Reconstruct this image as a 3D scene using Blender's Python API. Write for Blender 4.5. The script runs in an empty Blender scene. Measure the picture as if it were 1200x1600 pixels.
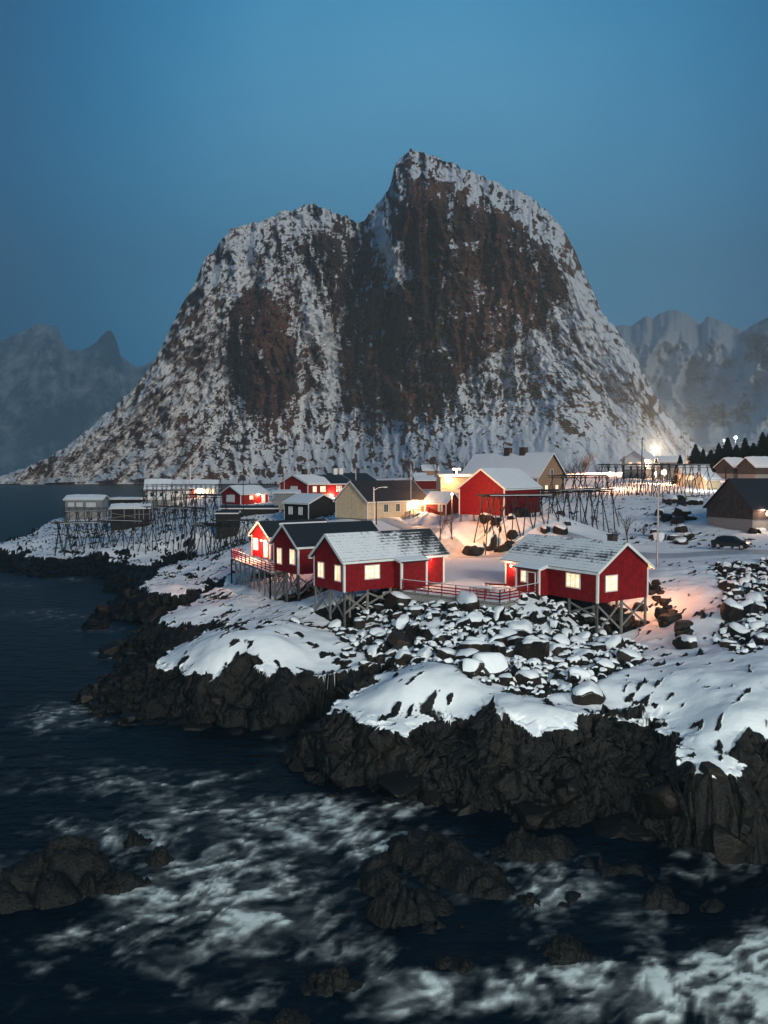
import bpy, math, random
import numpy as np
from mathutils import Vector, Matrix

# ------------------------------------------------------------------ camera
F, PITCH, H = 1250.0, math.atan(62/1250.0), 18.0          # focal length in px of a 1200x1600 frame, tilt, height over the sea
CP, SP = math.cos(PITCH), math.sin(PITCH)
scene = bpy.context.scene
C = scene.collection
cam_d = bpy.data.cameras.new('camera'); cam = bpy.data.objects.new('camera', cam_d); C.objects.link(cam)
cam.location = (0, 0, H); cam.rotation_euler = (math.pi/2 - PITCH, 0, 0)
cam_d.sensor_fit = 'VERTICAL'; cam_d.sensor_height = 36; cam_d.lens = 36*F/1600.0
cam_d.clip_start = 0.5; cam_d.clip_end = 40000
scene.camera = cam
scene.render.engine = 'CYCLES'
scene.cycles.use_denoising = True
scene.cycles.max_bounces = 5; scene.cycles.diffuse_bounces = 2; scene.cycles.glossy_bounces = 2
scene.cycles.transmission_bounces = 2; scene.cycles.volume_bounces = 0
scene.cycles.sample_clamp_indirect = 4
vs = scene.view_settings
vs.view_transform = 'Standard'; vs.look = 'None'; vs.exposure = 0; vs.gamma = 1; vs.use_curve_mapping = False

# ------------------------------------------------------------------ world
SUN_EL, SUN_AZ = math.radians(21), math.radians(152)       # behind the camera, a little to the left
w = bpy.data.worlds.new('World'); scene.world = w; w.use_nodes = True
nt = w.node_tree; N = nt.nodes; Lk = nt.links; N.clear()
def wn(t, **k):
    n = N.new(t)
    for a, b in k.items(): setattr(n, a, b)
    return n
out = wn('ShaderNodeOutputWorld'); bg = wn('ShaderNodeBackground'); Lk.new(bg.outputs[0], out.inputs[0])
sky = wn('ShaderNodeTexSky', sky_type='NISHITA', sun_disc=False)
sky.sun_elevation = math.radians(3); sky.sun_rotation = SUN_AZ; sky.air_density = 2.0; sky.ozone_density = 6.0; sky.dust_density = 0.3
tc = wn('ShaderNodeTexCoord')
nz = wn('ShaderNodeTexNoise'); nz.inputs['Scale'].default_value = 1.6; nz.inputs['Detail'].default_value = 3; nz.inputs['Roughness'].default_value = .45
Lk.new(tc.outputs['Generated'], nz.inputs['Vector'])
# thin overcast: brightest over the mountain, thinning to deep blue away from it
dot = wn('ShaderNodeVectorMath', operation='DOT_PRODUCT'); dot.inputs[1].default_value = Vector((0.055, 1, 0.22)).normalized()
nrm = wn('ShaderNodeVectorMath', operation='NORMALIZE'); Lk.new(tc.outputs['Generated'], nrm.inputs[0]); Lk.new(nrm.outputs[0], dot.inputs[0])
add = wn('ShaderNodeMath', operation='MULTIPLY_ADD'); Lk.new(nz.outputs['Fac'], add.inputs[0]); add.inputs[1].default_value = .11; 
sub_ = wn('ShaderNodeMath', operation='SUBTRACT'); sub_.inputs[1].default_value = .054; Lk.new(dot.outputs['Value'], sub_.inputs[0]); Lk.new(sub_.outputs[0], add.inputs[2])
ramp = wn('ShaderNodeValToRGB'); Lk.new(add.outputs[0], ramp.inputs[0]); ramp.color_ramp.interpolation = 'B_SPLINE'
cr = ramp.color_ramp
STOPS = [(.80, (.001, .035, .090)), (.872, (.001, .078, .195)), (.918, (.004, .142, .310)), (.955, (.024, .218, .420)), (1.0, (.092, .345, .560))]
cr.elements[0].position = STOPS[0][0]; cr.elements[0].color = (*STOPS[0][1], 1)
cr.elements[1].position = 1.0; cr.elements[1].color = (*STOPS[-1][1], 1)
for p_, c_ in STOPS[1:-1]:
    e_ = cr.elements.new(p_); e_.color = (*c_, 1)
mulx = wn('ShaderNodeMixRGB', blend_type='MULTIPLY'); mulx.inputs[0].default_value = 1
Lk.new(sky.outputs[0], mulx.inputs[1]); mulx.inputs[2].default_value = (.004, .010, .016, 1)
addc = wn('ShaderNodeMixRGB', blend_type='ADD'); addc.inputs[0].default_value = 1
Lk.new(ramp.outputs[0], addc.inputs[1]); Lk.new(mulx.outputs[0], addc.inputs[2])
Lk.new(addc.outputs[0], bg.inputs[0]); bg.inputs[1].default_value = 1.72

sd = bpy.data.lights.new('sun', 'SUN'); sd.energy = 1.65; sd.angle = math.radians(12); sd.color = (1.0, .97, .84)
so = bpy.data.objects.new('sun', sd); C.objects.link(so)
dv = Vector((math.sin(SUN_AZ)*math.cos(SUN_EL), math.cos(SUN_AZ)*math.cos(SUN_EL), math.sin(SUN_EL)))
so.rotation_euler = dv.to_track_quat('Z', 'Y').to_euler()
HAZE = 1.05e-4; BRIDGE_W = 47000

# ------------------------------------------------------------------ helpers
rng = np.random.default_rng(7); rnd = random.Random(11)

def unp(px, py, z):                     # the point of height z seen at a pixel
    dx, du = (px-600)/F, (800-py)/F
    v = np.array([dx, CP + du*SP, -SP + du*CP])
    t = (z-H)/v[2]
    return np.array([v[0]*t, v[1]*t, z])
def atd(px, y, z=8.0):                  # the point of depth y and height z in a pixel column
    return np.array([(px-600)/F*(y*CP+(H-z)*SP), y, z])
def proj(x, y, z):
    zc = y*CP + (H-z)*SP
    return 600 + F*x/zc, 800 - F*((z-H)*CP + y*SP)/zc

def h2(ix, iy, s=0):
    n = (ix.astype(np.int64)*374761393 + iy.astype(np.int64)*668265263 + s*1442695041) & 0xffffffff
    n = ((n ^ (n >> 13))*1274126177) & 0xffffffff
    n = ((n ^ (n >> 16))*2246822519) & 0xffffffff
    return ((n ^ (n >> 15)) & 0xffffff)/float(0xffffff)
def vnoise(x, y, s=0):                  # -1..1
    ix, iy = np.floor(x), np.floor(y); fx, fy = x-ix, y-iy
    u, v = fx*fx*fx*(fx*(fx*6-15)+10), fy*fy*fy*(fy*(fy*6-15)+10)
    def g(i, j):
        a = h2(ix+i, iy+j, s)*6.2832
        return np.cos(a)*(fx-i) + np.sin(a)*(fy-j)
    return ((g(0,0)*(1-u)+g(1,0)*u)*(1-v) + (g(0,1)*(1-u)+g(1,1)*u)*v)*1.5
def fbm(x, y, s=0, o=4, g=.5):
    r = 0; a = 1; t = 0
    for i in range(o):
        r = r + a*vnoise(x*2**i + 17.3*i, y*2**i - 9.1*i, s+i); t += a; a *= g
    return r/t*1.3
def ridged(x, y, s=0, o=4, g=.5):
    r = 0; a = 1; t = 0
    for i in range(o):
        r = r + a*(1-2*np.abs(vnoise(x*2**i + 5.7*i, y*2**i + 3.3*i, s+i))); t += a; a *= g
    return r/t
def facets(x, y, s=0, tilt=.8):         # broken blocks: every Voronoi cell is a tilted plane
    ix, iy = np.floor(x), np.floor(y)
    best = np.full(x.shape, 9.); val = np.zeros(x.shape); sec = np.full(x.shape, 9.)
    for i in (-1, 0, 1):
        for j in (-1, 0, 1):
            cx, cy = ix+i, iy+j
            dx, dy = x-cx-h2(cx, cy, s), y-cy-h2(cx, cy, s+1)
            d = dx*dx+dy*dy
            v = h2(cx, cy, s+2)-.5 + tilt*((h2(cx, cy, s+3)-.5)*dx*2 + (h2(cx, cy, s+4)-.5)*dy*2)
            m = d < best
            sec = np.where(m, best, np.minimum(sec, d)); val = np.where(m, v, val); best = np.where(m, d, best)
    crack = np.clip((np.sqrt(sec)-np.sqrt(best))/.12, 0, 1)
    return val - .35*(1-crack)
def sstep(a, b, x):
    t = np.clip((x-a)/(b-a), 0, 1); return t*t*(3-2*t)
def sdist(P, x, y):                     # signed distance to a closed polygon, positive inside
    P = np.asarray(P, float); d = np.full(x.shape, 1e9); ins = np.zeros(x.shape, bool)
    for k in range(len(P)):
        ax, ay = P[k]; bx, by = P[(k+1) % len(P)]
        ex, ey = bx-ax, by-ay; L2 = ex*ex+ey*ey+1e-9
        t = np.clip(((x-ax)*ex+(y-ay)*ey)/L2, 0, 1)
        d = np.minimum(d, (x-ax-ex*t)**2+(y-ay-ey*t)**2)
        c = ((ay > y) != (by > y)) & (x < (bx-ax)*(y-ay)/(by-ay+1e-12)+ax)
        ins ^= c
    return np.where(ins, 1, -1)*np.sqrt(d)

def mat(name, color=(.5,.5,.5), rough=.8, spec=.3, emit=None, estr=1, metal=0, bump=0, bscale=8, var=0):
    m = bpy.data.materials.new(name); m.use_nodes = True; t = m.node_tree; b = t.nodes['Principled BSDF']
    b.inputs['Base Color'].default_value = (*color, 1); b.inputs['Roughness'].default_value = rough
    b.inputs['Specular IOR Level'].default_value = spec; b.inputs['Metallic'].default_value = metal
    if emit: b.inputs['Emission Color'].default_value = (*emit, 1); b.inputs['Emission Strength'].default_value = estr
    if bump or var:
        tcn = t.nodes.new('ShaderNodeTexCoord'); n = t.nodes.new('ShaderNodeTexNoise'); n.inputs['Scale'].default_value = bscale; n.inputs['Detail'].default_value = 5
        t.links.new(tcn.outputs['Object'], n.inputs['Vector'])
        if bump:
            bn = t.nodes.new('ShaderNodeBump'); bn.inputs['Strength'].default_value = bump; bn.inputs['Distance'].default_value = .05
            t.links.new(n.outputs['Fac'], bn.inputs['Height']); t.links.new(bn.outputs[0], b.inputs['Normal'])
        if var:
            r = t.nodes.new('ShaderNodeValToRGB'); t.links.new(n.outputs['Fac'], r.inputs[0])
            r.color_ramp.elements[0].position = .3; r.color_ramp.elements[1].position = .72
            r.color_ramp.elements[0].color = (*[c*(1-var) for c in color], 1); r.color_ramp.elements[1].color = (*[min(1, c*(1+var)) for c in color], 1)
            t.links.new(r.outputs[0], b.inputs['Base Color'])
    return m

SNOW = (.80, .83, .86)
def snowrock(name, rock_a, rock_b, scale, soft=.12, bumpd=.15, grain=.5, snowc=SNOW, noisy=.35, aniso=(1,1,1), rough=.85):
    """rock with snow where the vertex attribute 'snow' says it lies, its edge broken up by noise"""
    m = bpy.data.materials.new(name); m.use_nodes = True; t = m.node_tree; b = t.nodes['Principled BSDF']; L = t.links.new
    def nn(k): return t.nodes.new(k)
    at = nn('ShaderNodeAttribute'); at.attribute_name = 'snow'
    geo = nn('ShaderNodeNewGeometry'); mp = nn('ShaderNodeVectorMath'); mp.operation = 'MULTIPLY'; mp.inputs[1].default_value = aniso
    L(geo.outputs['Position'], mp.inputs[0])
    def noise(s, d=6, r=.6):
        n = nn('ShaderNodeTexNoise'); n.inputs['Scale'].default_value = s; n.inputs['Detail'].default_value = d; n.inputs['Roughness'].default_value = r
        L(mp.outputs[0], n.inputs['Vector']); return n
    n1, n2, n3 = noise(scale), noise(scale*.17, 4), noise(scale*3.1, 4)
    a = nn('ShaderNodeMath'); a.operation = 'SUBTRACT'; L(n1.outputs['Fac'], a.inputs[0]); a.inputs[1].default_value = .5
    a2 = nn('ShaderNodeMath'); a2.operation = 'MULTIPLY_ADD'; L(a.outputs[0], a2.inputs[0]); a2.inputs[1].default_value = noisy; L(at.outputs['Fac'], a2.inputs[2])
    mr = nn('ShaderNodeMapRange'); mr.interpolation_type = 'SMOOTHSTEP'; L(a2.outputs[0], mr.inputs['Value'])
    mr.inputs['From Min'].default_value = .5-soft; mr.inputs['From Max'].default_value = .5+soft
    rr = nn('ShaderNodeValToRGB'); L(n2.outputs['Fac'], rr.inputs[0])
    rr.color_ramp.elements[0].position = .35; rr.color_ramp.elements[1].position = .68
    rr.color_ramp.elements[0].color = (*rock_a, 1); rr.color_ramp.elements[1].color = (*rock_b, 1)
    dk = nn('ShaderNodeMapRange'); L(n3.outputs['Fac'], dk.inputs['Value']); dk.inputs['From Min'].default_value = .3; dk.inputs['From Max'].default_value = .7
    dk.inputs['To Min'].default_value = 1-grain; dk.inputs['To Max'].default_value = 1+grain
    mm = nn('ShaderNodeVectorMath'); mm.operation = 'SCALE'; L(rr.outputs[0], mm.inputs[0]); L(dk.outputs[0], mm.inputs['Scale'])
    mx = nn('ShaderNodeMixRGB'); L(mr.outputs[0], mx.inputs[0]); L(mm.outputs[0], mx.inputs[1]); mx.inputs[2].default_value = (*snowc, 1)
    L(mx.outputs[0], b.inputs['Base Color'])
    rg = nn('ShaderNodeMapRange'); L(mr.outputs[0], rg.inputs['Value']); rg.inputs['To Min'].default_value = .55 if scale > 1 else .9; rg.inputs['To Max'].default_value = rough; L(rg.outputs[0], b.inputs['Roughness']); b.inputs['Specular IOR Level'].default_value = .25
    inv = nn('ShaderNodeMapRange'); L(mr.outputs[0], inv.inputs['Value']); inv.inputs['To Min'].default_value = 1.0; inv.inputs['To Max'].default_value = .22
    bm_ = nn('ShaderNodeBump'); bm_.inputs['Distance'].default_value = bumpd; L(inv.outputs[0], bm_.inputs['Strength']); L(n1.outputs['Fac'], bm_.inputs['Height'])
    b2 = nn('ShaderNodeBump'); b2.inputs['Distance'].default_value = bumpd*.35; L(inv.outputs[0], b2.inputs['Strength']); L(n3.outputs['Fac'], b2.inputs['Height']); L(bm_.outputs[0], b2.inputs['Normal'])
    L(b2.outputs[0], b.inputs['Normal'])
    return m

M = {
 'red': mat('red_paint', (.20, .0025, .006), .6, .3, bump=.3, bscale=2.2, var=.3),
 'dred': mat('dull_red_paint', (.13, .006, .007), .7, .2, bump=.3, bscale=6, var=.3),
 'white': mat('white_paint', (.74, .74, .72), .55, .3, var=.08, bscale=3),
 'cream': mat('cream_paint', (.62, .50, .33), .7, .2, var=.12, bscale=2),
 'tan': mat('tan_paint', (.33, .20, .13), .7, .2, var=.15, bscale=2),
 'gable': mat('dark_weathered_wall', (.055, .045, .042), .8, .2, var=.3, bscale=1.5),
 'grey': mat('grey_paint', (.20, .21, .22), .7, .2, var=.2, bscale=2),
 'darkwood': mat('tarred_wood', (.022, .020, .020), .85, .2, bump=.5, bscale=9, var=.4),
 'wood': mat('weathered_wood', (.19, .18, .17), .85, .2, bump=.5, bscale=12, var=.35),
 'pole': mat('rack_wood', (.035, .034, .035), .9, .15, var=.3, bscale=4),
 'snow': mat('snow', SNOW, .7, .2, bump=.25, bscale=2.5, var=.03),
 'slate': mat('dark_roofing', (.018, .020, .024), .6, .4, bump=.3, bscale=5, var=.3),
 'metal': mat('galvanised_metal', (.42, .43, .44), .45, .5, metal=.6, var=.1),
 'whitepole': mat('white_pole', (.6, .6, .6), .5, .4, var=.05),
 'concrete': mat('concrete', (.26, .25, .24), .9, .2, bump=.4, bscale=6, var=.2),
 'brick': mat('chimney_stone', (.06, .045, .04), .9, .2, bump=.6, bscale=10, var=.35),
 'pane': mat('lit_pane', (.8, .6, .4), .4, .4, emit=(1, .62, .38), estr=1.45, var=0),
 'pane_dim': mat('dim_pane', (.3, .3, .3), .2, .5, emit=(.55, .62, .62), estr=.22),
 'pane_dark': mat('dark_pane', (.02, .03, .04), .1, .6),
 'lamp': mat('lamp_glow', (1, .8, .6), .5, .2, emit=(1, .66, .36), estr=14),
 'lampw': mat('white_lamp_glow', (1, 1, 1), .5, .2, emit=(.9, .95, 1), estr=12),
 'car': mat('black_car_paint', (.012, .013, .016), .25, .5),
 'glass': mat('car_glass', (.01, .012, .014), .08, .6),
 'rubber': mat('rubber', (.015, .015, .015), .9, .2),
 'bark': mat('bark', (.045, .035, .03), .9, .1, var=.3, bscale=5),
 'twig': mat('twigs', (.07, .05, .04), .9, .1, var=.3, bscale=5),
 'needle': mat('needles', (.006, .010, .008), .9, .1, var=.5, bscale=1.5),
 'road': mat('packed_snow_road', (.42, .45, .48), .6, .3, bump=.5, bscale=1.2, var=.22),
}

t_ = M['pane'].node_tree; tcn = t_.nodes.new('ShaderNodeTexCoord'); wv = t_.nodes.new('ShaderNodeTexNoise'); wv.inputs['Scale'].default_value = 3.2; wv.inputs['Detail'].default_value = 2
t_.links.new(tcn.outputs['Object'], wv.inputs['Vector']); rp = t_.nodes.new('ShaderNodeValToRGB'); rp.color_ramp.elements[0].position = .35; rp.color_ramp.elements[1].position = .62
rp.color_ramp.elements[0].color = (1, .40, .16, 1); rp.color_ramp.elements[1].color = (1, .72, .48, 1); t_.links.new(wv.outputs['Fac'], rp.inputs[0]); t_.links.new(rp.outputs[0], t_.nodes['Principled BSDF'].inputs['Emission Color'])
def link(o, parent=None):
    C.objects.link(o)
    if parent: o.parent = parent
    return o
def tag(o, label=None, cat=None, group=None, kind=None):
    if label: o['label'] = label
    if cat: o['category'] = cat
    if group: o['group'] = group
    if kind: o['kind'] = kind
    return o
def empty(name, loc, rz=0, **k):
    o = bpy.data.objects.new(name, None); o.location = loc; o.rotation_euler = (0, 0, rz); o.empty_display_size = .3
    link(o); return tag(o, **k)
def copy_tree(o, parent=None):
    c = o.copy(); C.objects.link(c); c.parent = parent
    for ch in o.children: copy_tree(ch, c)
    return c

class MB:
    def __init__(s): s.v = []; s.f = []; s.m = []; s.smooth = []
    def add(s, vs, fs, mi=0, sm=False):
        b = len(s.v); s.v += [tuple(float(c) for c in v) for v in vs]
        for f in fs: s.f.append([b+i for i in f]); s.m.append(mi); s.smooth.append(sm)
    def box(s, x0, x1, y0, y1, z0, z1, mi=0):
        s.add([(x0,y0,z0),(x1,y0,z0),(x1,y1,z0),(x0,y1,z0),(x0,y0,z1),(x1,y0,z1),(x1,y1,z1),(x0,y1,z1)],
              [(3,2,1,0),(4,5,6,7),(0,1,5,4),(1,2,6,5),(2,3,7,6),(3,0,4,7)], mi); return s
    def beam(s, p0, p1, w, h, mi=0, up=(0,0,1)):
        p0, p1, up = Vector(p0), Vector(p1), Vector(up); d = (p1-p0).normalized()
        a = d.cross(up)
        if a.length < .05: a = d.cross(Vector((1,0,0)))
        a.normalize(); b = a.cross(d).normalized(); a = a*w/2; b = b*h/2
        s.add([p0-a-b, p0+a-b, p0+a+b, p0-a+b, p1-a-b, p1+a-b, p1+a+b, p1-a+b],
              [(0,1,2,3),(7,6,5,4),(0,4,5,1),(1,5,6,2),(2,6,7,3),(3,7,4,0)], mi); return s
    def tube(s, p0, p1, r0, r1=None, n=6, mi=0):
        r1 = r0 if r1 is None else r1
        p0, p1 = Vector(p0), Vector(p1); d = (p1-p0).normalized()
        a = d.cross(Vector((0,0,1)) if abs(d.z) < .9 else Vector((1,0,0))).normalized(); b = a.cross(d)
        vs = [p+(a*math.cos(6.2832*i/n)+b*math.sin(6.2832*i/n))*r for p, r in ((p0, r0), (p1, r1)) for i in range(n)]
        s.add(vs, [(i, (i+1)%n, n+(i+1)%n, n+i) for i in range(n)], mi, True)
        s.add([vs[i] for i in range(n)][::-1], [tuple(range(n))], mi); s.add(vs[n:], [tuple(range(n))], mi); return s
    def quad(s, a, b, c, d, mi=0): s.add([a,b,c,d], [(0,1,2,3)], mi); return s
    def build(s, name, mats, parent=None, **k):
        me = bpy.data.meshes.new(name); me.from_pydata(s.v, [], s.f)
        for m in (mats if isinstance(mats, (list, tuple)) else [mats]): me.materials.append(m)
        me.polygons.foreach_set('material_index', s.m); me.polygons.foreach_set('use_smooth', s.smooth); me.update()
        return tag(link(bpy.data.objects.new(name, me), parent), **k)

def grid_mesh(name, X, Y, Z, material, attrs=None, smooth=True, flip=False, keep=None, **k):
    r, c = X.shape; co = np.stack([X, Y, Z], -1).reshape(-1, 3).astype(np.float32)
    i = np.arange(r*c).reshape(r, c)
    q = np.stack([i[:-1,:-1], i[:-1,1:], i[1:,1:], i[1:,:-1]], -1).reshape(-1, 4)
    if keep is not None: q = q[keep.reshape(-1)]
    if flip: q = q[:, ::-1]
    me = bpy.data.meshes.new(name); me.vertices.add(len(co)); me.vertices.foreach_set('co', co.ravel())
    me.loops.add(q.size); me.loops.foreach_set('vertex_index', q.ravel().astype(np.int32))
    me.polygons.add(len(q)); me.polygons.foreach_set('loop_start', np.arange(0, q.size, 4, dtype=np.int32))
    me.polygons.foreach_set('loop_total', np.full(len(q), 4, dtype=np.int32))
    me.polygons.foreach_set('use_smooth', np.full(len(q), smooth))
    for an, av in (attrs or {}).items():
        a = me.attributes.new(an, 'FLOAT', 'POINT'); a.data.foreach_set('value', av.astype(np.float32).ravel())
    me.materials.append(material); me.update(); me.validate()
    return tag(link(bpy.data.objects.new(name, me)), **k)

# ------------------------------------------------------------------ terrain
WATER = [unp(x, y, 0)[:2] for x, y in [(-200,872),(-60,880),(0,893),(60,903),(133,900),(167,909),(163,925),(190,935),(165,955),(140,973),(187,968),(247,975),(262,985),(215,1005),
    (187,1013),(195,1030),(160,1060),(127,1090),(133,1108),(165,1122),(200,1128),(267,1124),(330,1130),(380,1140),(430,1138),(480,1128),(520,1116),(550,1120),(505,1146),(470,1162),
    (450,1190),(500,1216),(560,1232),(620,1240),(655,1250),(685,1258),(715,1266),(760,1272),(800,1268),(860,1283),(930,1280),(985,1292),(1030,1305),(1060,1322),(1140,1338),(1230,1345),(1450,1350)]]
WATER += [(60,30), (90, 60), (400, 300), (560, 640), (120, 720), (-20, 640), (-60, 480)] + [atd(x, y)[:2] for x, y in [(430,420),(350,335),(270,285),(190,262),(120,248),(70,218),(30,180),(-40,165),(-200,155)]]
SN = [(-200,850,1.8),(-60,858,1.8),(27,866,1.8),(50,872,1.8),(73,876,1.8),(133,874,1.8),(175,880,1.8),(213,885,1.8),(233,883,1.8),(262,874,1.8),(290,868,2.0),(313,870,2.2),(300,880,2.0),(270,886,3.1),(253,893,3.0),(235,910,2.6),(222,922,2.6),(240,933,2.6),(287,936,2.6),
    (318,927,2.7),(340,914,2.9),(362,905,3.2),(345,925,2.9),(300,946,2.7),(262,963,2.6),(250,974,2.6),(262,985,2.6),(275,993,2.6),(320,981,2.8),(345,980,3.0),(300,1005,2.3),(280,1020,2.2),(258,1034,2.2),(238,1046,2.2),(270,1055,2.2),(300,1067,2.2),(335,1078,2.2),
    (360,1062,2.5),(392,1057,2.6),(415,1066,2.5),(440,1073,2.4),(475,1067,2.4),(521,1072,2.4),(560,1056,2.6),(600,1046,2.8),(628,1042,3.0),(590,1062,2.9),(560,1080,2.9),(540,1100,2.4),(518,1128,2.4),(560,1142,2.4),(600,1158,2.4),(623,1166,2.4),(650,1150,2.5),
    (685,1138,2.6),(718,1131,3.1),(758,1131,3.1),(795,1150,3.1),(835,1162,3.1),(870,1160,3.1),(900,1157,3.1),(911,1136,3.2),(955,1139,3.2),(997,1144,3.2),(1026,1136,3.2),(1030,1155,3.2),(1060,1166,3.2),(1063,1200,3.2),(1087,1222,3.2),(1137,1231,3.2),(1162,1228,3.2),
    (1175,1208,3.2),(1200,1201,3.2),(1260,1190,3.2),(1450,1190,3.2)]
SNOWL = [unp(*p)[:2] for p in SN]
SNOWL += [(50,38), (85, 66), (395, 305), (550, 630), (120, 710), (-10, 630), (-50, 470)] + [atd(x, y)[:2] for x, y in [(432,410),(355,328),(275,278),(195,255),(125,243),(78,214),(40,178),(-40,160),(-200,150)]]
CTRL = SN + [(936,1010,3.4),(905,976,4.8),(1010,982,4.1),(974,985,4.2),(540,993,3.4),(497,957,4.6),(567,957,5.0),(429,948,3.8),(472,940,4.7),(700,1050,4.9),(640,1060,5.0),(780,1100,4.7),(600,1100,4.7),
    (680,936,6.5),(730,944,6.5),(779,950,6.4),(850,948,6.5),(630,928,6.3),(640,1010,4.6),(720,1010,4.5),(780,1045,4.3),(900,1060,4.2),(860,1000,4.5),
    (400,1000,5.3),(440,975,5.0),(350,1010,4.6),(480,1020,5.2),(560,1030,4.3),(430,1040,4.6),(385,900,4.6),(340,950,3.9),(310,1000,3.8),(300,920,3.7),(260,920,3.4),
    (1100,890,8.0),(1060,895,7.6),(1045,930,6.6),(1080,1005,4.6),(1110,960,6.4),(1150,1000,5.4),(1160,940,7.0),(1200,900,8.0),(1200,990,5.8),(1000,1030,4.1),(1010,1080,4.6),(1060,1060,4.6),(1150,1080,5.2),(1190,1130,5.0),(1110,1130,4.7),(960,1110,4.5),(880,1110,4.5),
    (1300,900,8.2),(1300,1000,6.5),(1350,1100,5.5),
    (700,905,6.9),(760,900,6.95),(740,875,7.0),(700,860,7.1),(780,860,7.2),(800,905,6.9),(660,880,6.9),(850,880,7.1),(950,880,7.2),(600,850,7.6),
    (640,826,8.6),(560,824,9.0),(620,813,10.0),(670,808,10.2),(550,812,10),(717,827,9.8),(740,817,10.6),(770,811,11.3),(800,806,11.8),(860,803,12.0),(740,846,8.0),(820,838,8.6),(880,835,8.6),(930,830,8.8),
    (950,845,7.9),(1010,870,7.7),(1050,855,8.1),(1140,864,8.4),(1190,862,8.6),(1250,855,8.8),(1000,810,10.4),(1080,815,10.4),(1000,785,12.2),(1060,780,12.4),(1110,775,12.8),(1150,800,11.6),(1190,790,12.4),(900,790,12.0),
    (850,775,13),(1000,762,14.2),(1100,760,14.4),(1200,760,14.6),(750,770,13),(600,780,12),(500,790,11),(430,792,10.5),(380,792,10),(350,800,9.2),(300,790,8.5),(270,782,9.5),(320,778,10.6),
    (130,801,5.8),(160,815,5.4),(100,828,4.6),(200,850,4.3),(300,838,5.6),(380,832,6.4),(60,845,4.0),(150,860,3.7),(240,840,5.0),(340,870,4.6),(400,870,5.2),(450,880,6.0),(500,880,6.6),(400,850,6.6),(230,812,6.0),(200,828,5.2),(350,900,4.2)]
cp = np.array([unp(*p) for p in CTRL] + [atd(x, y, z) for x, y, z in [(700,330,15.2),(1000,350,16),(1200,350,16.5),(500,330,13),(400,300,10.5),(900,450,17.2),(1200,500,18.5),(700,560,14),(560,450,8),(1100,620,20)]]
              + [np.array(p, float) for p in [(60,45,5),(90,80,8),(380,310,18)]])
RC = 2.0
def fit():
    d = np.hypot(cp[:,None,0]-cp[None,:,0], cp[:,None,1]-cp[None,:,1])
    n = len(cp); A = np.zeros((n+1, n+1)); A[:n,:n] = -np.sqrt(d*d+RC*RC) - np.eye(n)*-.5; A[:n,n] = 1; A[n,:n] = 1
    return np.linalg.solve(A, np.append(cp[:,2], 0))
WGT = fit()
def rbf(x, y):
    r = np.full(x.shape, WGT[-1])
    for k in range(len(cp)): r -= WGT[k]*np.sqrt((x-cp[k,0])**2+(y-cp[k,1])**2+RC*RC)
    return r
# road centre line (x, y) and its half width
ROAD = [unp(*p)[:2] for p in [(1330,868,8.7),(1210,866,8.6),(1140,868,8.3),(1040,872,7.8),(960,868,7.6),(880,862,7.4),(800,864,7.2),(740,872,7.0),(700,860,7.1),(655,846,7.7),(640,832,8.4),(605,822,9.0),(570,819,9.3)]]
def road_d(x, y):
    d = np.full(x.shape, 1e9)
    for (ax, ay), (bx, by) in zip(ROAD[:-1], ROAD[1:]):
        ex, ey = bx-ax, by-ay; t = np.clip(((x-ax)*ex+(y-ay)*ey)/(ex*ex+ey*ey), 0, 1)
        d = np.minimum(d, np.hypot(x-ax-ex*t, y-ay-ey*t))
    return d
# skerries: px, py of the crest, height, radii in m, lean
SKER = [(655,1300,1.5,2.0,2.8),(600,1350,.9,1.7,2.0),(700,1345,.9,2.0,2.2),(640,1395,.9,2.2,1.8),(90,1350,.75,3.6,1.6),(30,1385,.7,3.0,1.4),(180,1372,.5,2.2,1.2),(835,1322,.45,2.8,1.3),(760,1370,.55,2.4,1.6),
        (870,1400,.35,2.6,1.2),(960,1350,.5,3.0,1.6),(520,1530,.4,1.8,1.0),(470,1585,.5,2.4,1.0),(690,1440,.5,2.0,1.0),(700,1500,.35,2.0,.8),(210,1310,.4,1.2,.8),(1080,1400,.5,2.6,1.2),(250,1340,.3,1.2,.6),(860,1480,.4,2.0,.9),(150,975,.5,2.5,2.4)]
SKER = [(*unp(a, b, h*.7)[:2], h*.7, r1, r2) for a, b, h, r1, r2 in SKER]
YARD = [atd(x, y)[:2] for x, y in [(625,76),(700,72),(782,68),(845,72),(850,80),(960,84),(1000,90),(860,100),(700,112),(640,100)]]
RIP = [np.array([unp(a, b_, z)[:2] for a, b_, z in P_]) for P_ in (
    [(555,945,5.5),(625,930,6.3),(690,940,6.4),(779,954,6.3),(845,944,6.3),(900,952,5.6),(960,985,4.6),(1005,1010,4.2),(990,1050,4.2),(910,1080,4.2),(820,1088,4.3),(740,1066,4.4),(670,1034,4.5),(610,1020,4.5),(560,985,4.8)],
    [(1120,890,8),(1260,885,8.1),(1280,1010,5.6),(1160,1040,5),(1125,1010,4.9),(1140,960,6.4)])]
def rect(o, d, L_, W_, m_=.1):
    o, d = np.array(o, float), np.array(d, float)/np.linalg.norm(d); n = np.array([-d[1], d[0]])
    return [o-d*m_-n*m_, o+d*(L_+m_)-n*m_, o+d*(L_+m_)+n*(W_+m_), o-d*m_+n*(W_+m_)]
_dA = np.array([.55,-.835]); _dA = _dA/np.linalg.norm(_dA)
UNDER = [rect(np.array([18.,67.])-_dA*11.5, (.55,-.835), 11.5, 6.5), rect((-3.6,71.5), (.82,.572), 11.6, 5.4), rect((-8.86,82), (.82,.572), 10.6, 5.5), rect((-13.9,97), (.82,.572), 9, 5)]
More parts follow.
